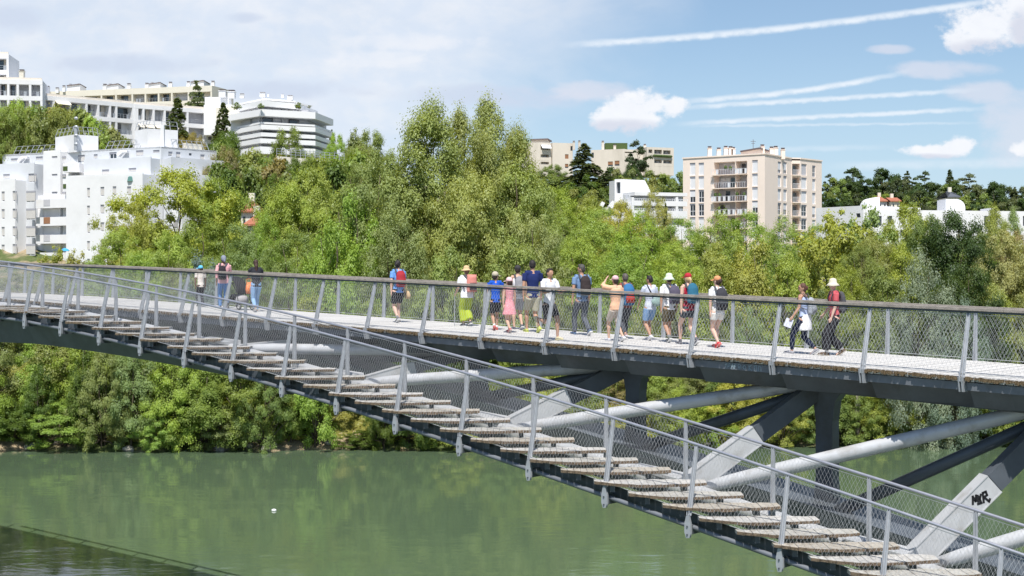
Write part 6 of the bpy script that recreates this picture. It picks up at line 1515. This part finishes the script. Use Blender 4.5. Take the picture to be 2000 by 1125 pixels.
    if tk != 'dress':
        bm_ = cloth(bcol); q = MB(); T([V((0, 0, .455)), V((0, 0, .50)), V((0, 0, .545)), V((0, .0, .575))], [(.075 * W, .052), (.091 * W, .064), (.089 * W, .062), (.080 * W, .056)], 16)
        for i in (0, 1):
            hp_, kn, ft = hips[i], knees[i], feet[i]
            if bk == 'shorts': T([hp_, hp_.lerp(kn, .45), hp_.lerp(kn, .80)], [(.055, .059), (.054, .056), (.050, .052)], 12)
            elif bk == 'hot': T([hp_, hp_.lerp(kn, .25), hp_.lerp(kn, .42)], [(.055, .060), (.056, .060), (.055, .058)], 12)
            elif bk == 'wide': T([hp_, hp_.lerp(kn, .5), kn, kn.lerp(ft, .5), kn.lerp(ft, .84)], [(.058, .063), (.062, .064), (.060, .062), (.062, .062), (.060, .060)], 12)
            elif bk == 'leggings': T([hp_, hp_.lerp(kn, .5), kn, kn.lerp(ft, .3), kn.lerp(ft, .88)], [(.056, .060), (.051, .054), (.040, .043), (.038, .043), (.027, .029)], 12)
            else: T([hp_, hp_.lerp(kn, .5), kn, kn.lerp(ft, .4), kn.lerp(ft, .97)], [(.055, .060), (.050, .053), (.041, .044), (.038, .041), (.033, .036)], 12)
        remesh(q, {'shorts': 'shorts', 'hot': 'shorts', 'leggings': 'leggings'}.get(bk, 'trousers'), bm_, vox, 1, root)
    # shoes
    shm = cloth(shoe, 'shoe_%02d%02d%02d' % tuple(int(c_ * 99) for c_ in shoe)); slm = cloth(sole, 'sole_%02d%02d%02d' % tuple(int(c_ * 99) for c_ in sole))
    for i in (0, 1):
        ft = feet[i]; c_, s2 = math.cos(pitch[i]), math.sin(pitch[i]); fd = V((0, c_, s2)); ud = V((0, -s2, c_)); q = MB()
        a = ft - fd * .032 - ud * .022; b_ = ft + fd * .115 - ud * .028
        T([a, ft + fd * .02 - ud * .012, ft + fd * .07 - ud * .020, b_], [(.021, .022), (.026, .024), (.026, .017), (.018, .010)], 10)
        T([ft + V((0, 0, .008)), ft - ud * .015], [(.024, .026), (.026, .03)], 10)
        s_ob = remesh(q, 'shoe', shm, vox * .8, 1, root)
        q = MB(); q.beam((ft - fd * .036 - ud * .037) * h, (ft + fd * .122 - ud * .037) * h, .050 * h, .010 * h, up=ud, w2=.036 * h); q.build('sole', slm, s_ob)
        if sock: q = MB(); T([ft, ft.lerp(knees[i], .16)], [(.0225, .025), (.0225, .025)], 10); q.build('sock', cloth(sock, 'sock_%02d' % int(sock[0] * 99)), root, smooth=True)
    root['_h'] = h
    return root, dict(h=h, wri=wri, shs=shs, base=base, ln=ln, elb=elb, feet=feet)
def backpack(pr, label, col, size=(.30, .17, .46), z=.70, strap=(.08, .08, .09), x=0.0, pocket=None, roll=False, tilt=0):
    root, I = pr; h = I['h']; b = empty('backpack', I['base'], root.rotation_euler.z); tag(b, label, 'backpack')
    w, d, t = size; q = MB(); yb = -(.062 * h) - d * .5 + I['ln'](z) * h; c_ = V((x, yb, z * h))
    if roll:
        q.tube([c_ + V((0, 0, -t / 2)), c_ + V((0, 0, -t * .2)), c_ + V((0, 0, t * .35)), c_ + V((0, 0, t * .5))], [(w * .5, d * .5), (w * .52, d * .55), (w * .48, d * .45), (w * .52, d * .12)], 14, flat=(1, 0, 0))
    else:
        q.tube([c_ + V((0, 0, -t * .5)), c_ + V((0, 0, -t * .42)), c_ + V((0, -.01, -t * .1)), c_ + V((0, 0, t * .25)), c_ + V((0, .02, t * .44)), c_ + V((0, .03, t * .5))],
               [(w * .36, d * .36), (w * .48, d * .5), (w * .5, d * .55), (w * .47, d * .48), (w * .34, d * .34), (w * .14, d * .15)], 14, flat=(1, 0, 0))
    m_ = cloth(col); o = remesh(q, 'bag', m_, .016, 2, b)
    q = MB(); q.tube([c_ + V((0, -d * .5, -t * .38)), c_ + V((0, -d * .56, -t * .18)), c_ + V((0, -d * .5, t * .02))], [(w * .34, .03), (w * .38, .045), (w * .30, .02)], 12, flat=(1, 0, 0)); q.build('pocket', cloth(pocket or tuple(v * .75 for v in col)), b, smooth=True)
    sm = cloth(strap, 'strap_%02d%02d' % (int(strap[0] * 99), int(strap[2] * 99)))
    for s_ in (-1, 1):
        q = MB(); xs = s_ * .062 * h; pts = [V((xs * .9 + x, yb + d * .4, .79 * h)), V((xs, -.02 * h, .862 * h)), V((xs, .045 * h, .835 * h)), V((xs * 1.1, .07 * h, .76 * h)), V((xs * 1.3, .05 * h, .68 * h)), V((xs * 1.25, yb + d * .3, .63 * h))]
        q.tube(pts, [(.026, .009)] * 6, 6, flat=(1, 0, 0)); q.build('strap', sm, b)
    return b
def held(name, label, cat, pr, build_fn):
    root, I = pr; b = empty(name, I['base'], root.rotation_euler.z); tag(b, label, cat); build_fn(b, I); return b
WH = (.78, .78, .80); BK = (.022, .022, .026); DEN = (.20, .32, .52)
person('boy in a light blue cap and pale tee with a red print', 392, 599, 518, .12, 'm', 'brown', hat=('cap', (.13, .47, .72)), top=('tee', (.70, .66, .60), (.62, .30, .22, .7), 'printed_tee'), bottom=('trousers', BK), stride=.2, child=True, hyaw=.5)
p = person('person in a grey patterned headscarf, pink striped shirt and blue jeans beside the pushchair', 437, 603, 498, -.05, 'f', 'brown', hat=('scarf', (.22, .24, .30)), top=('shirt', (.70, .36, .38), (.80, .62, .62, .8), 'pink_stripe'), bottom=('trousers', (.10, .22, .46)), stride=.35, armR=('fwd', 0), build=1.08)
backpack(p, 'black shoulder bag on the back of the person in the headscarf', (.035, .03, .035), (.26, .14, .46), .68, x=-.08)
person('woman with long hair, black tee and pale blue jeans pushing the pushchair', 500, 609, 507, -.05, 'f', 'brown', hair=(.05, .025, .02), hstyle='long', top=('tee', (.03, .032, .04)), bottom=('trousers', (.24, .38, .58)), shoe=(.35, .25, .2), stride=.5, lead=-1, armL=('fwd', 0), armR=(.3, .8), build=1.1)
p = person('woman with a red backpack, blue tee and black shorts walking alone', 778, 630, 508, .05, 'f', 'pink', hair=(.02, .016, .016), hstyle='bun', top=('tee', (.16, .34, .72)), bottom=('shorts', BK), shoe=(.12, .12, .13), sock=(.2, .2, .2), stride=.28, lead=-1, hyaw=-.7, face_glasses=True)
backpack(p, 'dark red backpack of the woman walking alone', (.36, .035, .045), (.30, .17, .46), .70)
def tote(b, I):
    h = I['h']; q = MB(); q.tube([V((.155 * h, -.02, .38 * h)), V((.16 * h, -.02, .42 * h)), V((.15 * h, 0, .50 * h))], [(.05, .12), (.075, .16), (.04, .10)], 10, flat=(1, 0, 0)); q.build('bag', cloth((.48, .34, .20)), b, smooth=True)
    q = MB(); q.tube([V((.15 * h, 0, .50 * h)), V((.14 * h, .01, .66 * h)), V((.10 * h, .0, .84 * h))], .008, 6); q.build('strap', cloth((.48, .34, .20)), b)
held('handbag', 'tan straw handbag at the right side of the woman with the red backpack', 'handbag', p, tote)
p = person('woman in a straw hat, loose white top and wide lime green trousers', 912, 637, 517, .02, 'f', 'light', hair=(.2, .12, .08), hstyle='bob', hat=('straw', (.58, .42, .24)), top=('loose', (.74, .74, .75)), bottom=('wide', (.34, .42, .035)), shoe=(.08, .08, .09), stride=.12, build=1.2, armL=(.1, .7))
backpack(p, 'salmon pink roll-top backpack of the woman in the straw hat', (.62, .24, .20), (.30, .17, .48), .72, x=.07, roll=True, pocket=(.10, .06, .06))
def stick(b, I):
    h = I['h']; w = I['wri'][0] * h; q = MB(); q.tube([w + V((0, .05, .02)), V((w.x, w.y + .08, .01))], .011, 6); q.build('shaft', steel, b); q = MB(); q.ell(w + V((0, .05, .04)), (.018, .03, .02), 8, 6); q.build('grip', cloth(BK), b)
held('walking_stick', 'thin grey walking stick in the hand of the woman in lime trousers', 'walking stick', p, stick)
person('boy in a beige cap, bright blue shirt and black shorts', 968, 645, 530, -.25, 'm', 'tan', hair=(.03, .02, .02), hat=('cap', (.46, .41, .32)), top=('tee', (.015, .09, .48)), bottom=('shorts', BK), shoe=(.5, .10, .09), sole=(.5, .12, .10), sock=(.7, .7, .7), stride=.42, lead=-1, hyaw=-.7, child=True)
p = person('girl in a pink cap and red floral dress', 995, 650, 541, -.1, 'f', 'light', hair=(.04, .025, .02), hstyle='bob', hat=('cap', (.75, .50, .53)), top=('dress', (.66, .26, .30), (.80, .62, .62, .9), 'floral_dress'), shoe=(.45, .08, .08), sole=(.5, .4, .38), stride=.55, lead=-1, hyaw=.3, child=True)
p = person('man in a dark cap and white tank top with a grey backpack, behind the girl', 1012, 644, 517, -.15, 'm', 'light', hair=(.03, .02, .02), hat=('cap', (.05, .048, .05)), top=('tank', WH), bottom=('shorts', (.36, .36, .38)), shoe=(.1, .1, .12), stride=.25, hyaw=-.4)
backpack(p, 'grey backpack of the man in the dark cap', (.26, .26, .28), (.30, .18, .46), .70)
person('man with short dark hair in a navy tee and beige shorts', 1041, 649, 508, -.1, 'm', 'tan', hair=(.02, .015, .015), top=('tee', (.018, .030, .115)), bottom=('shorts', (.42, .40, .30)), shoe=(.45, .50, .12), sole=(.6, .65, .15), stride=.45, lead=1, hyaw=-.4)
person('jogger running towards the camera in a white and grey tee and black shorts', 1072, 664, 524, math.pi - .25, 'm', 'tan', hair=(.03, .018, .014), top=('tee', (.72, .73, .76)), bottom=('shorts', BK), shoe=(.62, .55, .35), sole=(.7, .65, .4), stride=.5, armL=('fwd', 0), armR=('fwd', 0), extra='run', hyaw=.15)
p = person('man with a dark backpack, grey-blue tee and long grey trousers', 1137, 655, 516, .0, 'm', 'tan', hair=(.07, .065, .06), top=('tee', (.17, .26, .42)), bottom=('trousers', (.09, .10, .12)), shoe=(.07, .12, .22), sole=(.7, .7, .7), stride=.5, lead=1, hyaw=.7, armL=(-.1, .25))
backpack(p, 'dark brown backpack on the man in the grey-blue tee', (.045, .035, .035), (.30, .17, .50), .70)
person('woman in a pink cap and orange shirt with one arm raised to her head', 1203, 667, 537, .05, 'f', 'light', hair=(.03, .02, .015), hstyle='bob', hat=('cap', (.70, .44, .46)), top=('shirt', (.74, .44, .28)), bottom=('shorts', (.52, .44, .37)), shoe=(.5, .5, .55), stride=.45, lead=1, armL=('up', 0), build=1.05)
p = person('person with grey hair and dark leggings carrying a large blue backpack', 1222, 662, 534, -.1, 'f', 'tan', hair=(.10, .085, .075), top=('tee', (.30, .10, .09)), bottom=('leggings', (.06, .065, .08)), shoe=(.35, .2, .2), stride=.35, lead=-1)
backpack(p, 'large blue backpack with a red patch, behind the woman in orange', (.045, .16, .33), (.32, .20, .54), .68, pocket=(.45, .05, .04))
p = person('woman with short black hair, pale tee and denim shorts with a sling bag', 1270, 665, 538, .02, 'f', 'tan', hair=(.012, .012, .014), hstyle='short', top=('loose', (.52, .56, .66)), bottom=('shorts', (.22, .36, .58)), shoe=(.6, .6, .66), stride=.28, lead=-1, hyaw=.4, armL=(.35, .15))
def sling(b, I):
    h = I['h']; q = MB(); q.ell((.05 * h, -.105 * h, .60 * h), (.15, .06, .12), 10, 8); o = q.build('bag', cloth((.30, .42, .40)), b, smooth=True); q = MB(); q.tube([V((.05 * h, -.09 * h, .62 * h)), V((-.03 * h, -.075 * h, .74 * h)), V((-.07 * h, -.02 * h, .86 * h))], (.014), 6); q.build('strap', cloth(BK), b)
held('sling_bag', 'pale green sling bag on the back of the woman in denim shorts', 'bag', p, sling)
p = person('person in a pale green bucket hat, white tee and khaki shorts', 1308, 669, 532, -.1, 'm', 'tan', hair=(.03, .025, .02), hat=('bucket', (.56, .66, .50)), top=('tee', WH), bottom=('shorts', (.11, .09, .05)), shoe=(.14, .15, .14), sock=(.2, .2, .18), stride=.3, lead=-1)
backpack(p, 'dark purple-grey backpack of the person in the green bucket hat', (.10, .09, .13), (.30, .17, .44), .70, x=.05)
p = person('woman in a red cap and red tank top with dark shorts', 1345, 674, 532, .0, 'f', 'pink', hair=(.55, .38, .20), hstyle='pony', hat=('cap', (.42, .03, .045)), top=('tank', (.36, .02, .045)), bottom=('hot', (.06, .07, .085)), shoe=(.14, .14, .16), sock=(.1, .1, .12), stride=.5, lead=1)
backpack(p, 'teal blue backpack of the woman in the red cap', (.035, .14, .22), (.30, .18, .48), .72)
p = person('woman in an orange cap, white tee and white shorts with red shoes', 1402, 679, 538, -.05, 'f', 'pink', hair=(.05, .025, .02), hstyle='bun', hat=('visor', (.62, .28, .14)), top=('tee', WH), bottom=('hot', (.72, .70, .66)), shoe=(.62, .06, .07), sole=(.7, .2, .18), stride=.32, lead=-1, hyaw=.4)
backpack(p, 'charcoal backpack of the woman in white shorts', (.05, .05, .06), (.31, .18, .52), .68)
p = person('woman with a ponytail, navy leggings and a white shirt tied round her waist', 1570, 692, 553, .1, 'f', 'tan', hair=(.10, .045, .03), hstyle='bun', top=('tank', (.42, .50, .72)), bottom=('leggings', (.012, .018, .045)), shoe=(.30, .30, .33), sole=(.55, .55, .57), stride=.55, lead=1, hyaw=.6, armL=('out', 0), face_glasses=True)
backpack(p, 'small grey backpack of the woman with the ponytail', (.34, .36, .40), (.27, .15, .38), .68, x=.04)
def tied(b, I):
    h = I['h']; q = MB(); T_ = [(.56, .10, .075), (.50, .112, .085), (.42, .118, .09), (.335, .125, .09)]
    q.tube([V((.02 * h, -.012 * h, z * h)) for z, _, _ in T_], [(a * h, b_ * h) for _, a, b_ in T_], 16, flat=(1, 0, 0)); remesh(q, 'cloth', cloth((.80, .80, .82)), .016, 1, b)
held('tied_shirt', 'white shirt tied round the waist of the woman in navy leggings', 'shirt', p, tied)
def paper(b, I):
    h = I['h']; w = I['wri'][0] * h; q = MB(); q.beam(w + V((-.02, .06, -.06)), w + V((-.05, .12, -.24)), .17, .004, up=V((1, .2, 0))); q.build('sheet', cloth((.66, .67, .80)), b)
held('paper', 'pale paper in the left hand of the woman with the ponytail', 'paper', p, paper)
p = person('person in a cream bucket hat, red tee and black trousers looking back at the camera', 1630, 694, 542, .85, 'f', 'pink', hair=(.05, .03, .02), hstyle='none', hat=('bucket', (.62, .58, .46)), top=('tee', (.50, .10, .115)), bottom=('wide', BK), shoe=(.12, .085, .06), sole=(.4, .36, .3), sock=(.75, .72, .7), stride=.42, lead=1, hyaw=1.15, face_glasses=True, armL=(.15, .2), armR=('out', 0))
backpack(p, 'dark grey backpack of the person in the cream bucket hat', (.08, .08, .09), (.28, .16, .48), .70, x=.03)
# ---- pushchair
def pushchair():
    best = None
    for i in range(60):
        o_ = .3 + 3.4 * i / 59; t_, d_ = on_line(o_, 468); y_ = HY + (CZ - z_deck(t_)) * F / d_
        if best is None or abs(y_ - 605) < best[0]: best = (abs(y_ - 605), o_, t_, d_)
    _, o_, t_, d_ = best; b = empty('pushchair', B(t_, o_, z_deck(t_) + .002), math.atan2(DIR.y, DIR.x) - math.pi / 2); tag(b, 'black pushchair with a grey basket between the two parents in jeans', 'pushchair')
    bkm, gm_ = cloth(BK), cloth((.36, .35, .36)); q = MB()
    q.tube([V((-.2, -.12, .55)), V((-.2, .05, .78)), V((-.16, .22, .86)), V((.16, .22, .86)), V((.2, .05, .78)), V((.2, -.12, .55))], .02, 6)
    q.tube([V((0, -.16, .50)), V((0, -.10, .72)), V((0, .02, .92)), V((0, .20, 1.0)), V((0, .34, .94))], [(.2, .03), (.23, .04), (.23, .07), (.22, .07), (.18, .02)], 12, flat=(1, 0, 0)); q.build('hood', bkm, b, smooth=True)
    q = MB(); q.tube([V((0, -.1, .34)), V((0, .0, .42)), V((0, .22, .46)), V((0, .34, .30))], [(.18, .05), (.2, .06), (.2, .05), (.17, .03)], 12, flat=(1, 0, 0)); q.build('seat', bkm, b, smooth=True)
    q = MB(); q.tube([V((0, -.12, .2)), V((0, -.1, .36)), V((0, -.02, .42))], [(.18, .16), (.21, .2), (.16, .1)], 12, flat=(1, 0, 0)); q.build('basket', gm_, b, smooth=True)
    q = MB()
    for s_ in (-1, 1):
        q.tube([V((s_ * .24, -.42, 1.02)), V((s_ * .24, -.15, .62)), V((s_ * .24, .34, .12))], .014, 6); q.tube([V((s_ * .24, -.15, .62)), V((s_ * .25, -.28, .12))], .014, 6)
    q.tube([V((-.24, -.42, 1.02)), V((.24, -.42, 1.02))], .018, 8); q.build('frame', mat('dark_metal', (.05, .05, .055), .4, .5), b)
    for (x, y) in ((-.26, -.3), (.26, -.3), (-.24, .36), (.24, .36)):
        w = MB(); n = 14; pts = [V((x, y + .11 * math.cos(2 * math.pi * k / n), .125 + .11 * math.sin(2 * math.pi * k / n))) for k in range(n + 1)]; w.tube(pts, .018, 6); wo = w.build('wheel', mat('rubber', (.02, .02, .02), .8), b)
        w = MB(); w.tube([V((x - .02, y, .125)), V((x + .02, y, .125))], .04, 8); w.build('hub', gm_, wo)
    o = empty('shopping_bag', b.location, b.rotation_euler.z); tag(o, 'orange and white bag hanging on the pushchair handle', 'bag'); q = MB(); q.tube([V((.02, -.48, .52)), V((.02, -.48, .66)), V((.02, -.46, .88))], [(.12, .09), (.15, .11), (.09, .05)], 10, flat=(1, 0, 0)); q.build('bag', cloth((.62, .17, .05), 'orange_print', pattern=(.8, .6, .4, .8)), o, smooth=True)
    q = MB(); q.tube([V((-.08, -.46, .86)), V((-.06, -.44, .98)), V((.08, -.44, 1.0)), V((.1, -.46, .86))], .010, 6); q.build('handle', cloth((.62, .17, .05)), o)
pushchair()
for o in list(bpy.data.objects):
    if '_h' in o: del o['_h']
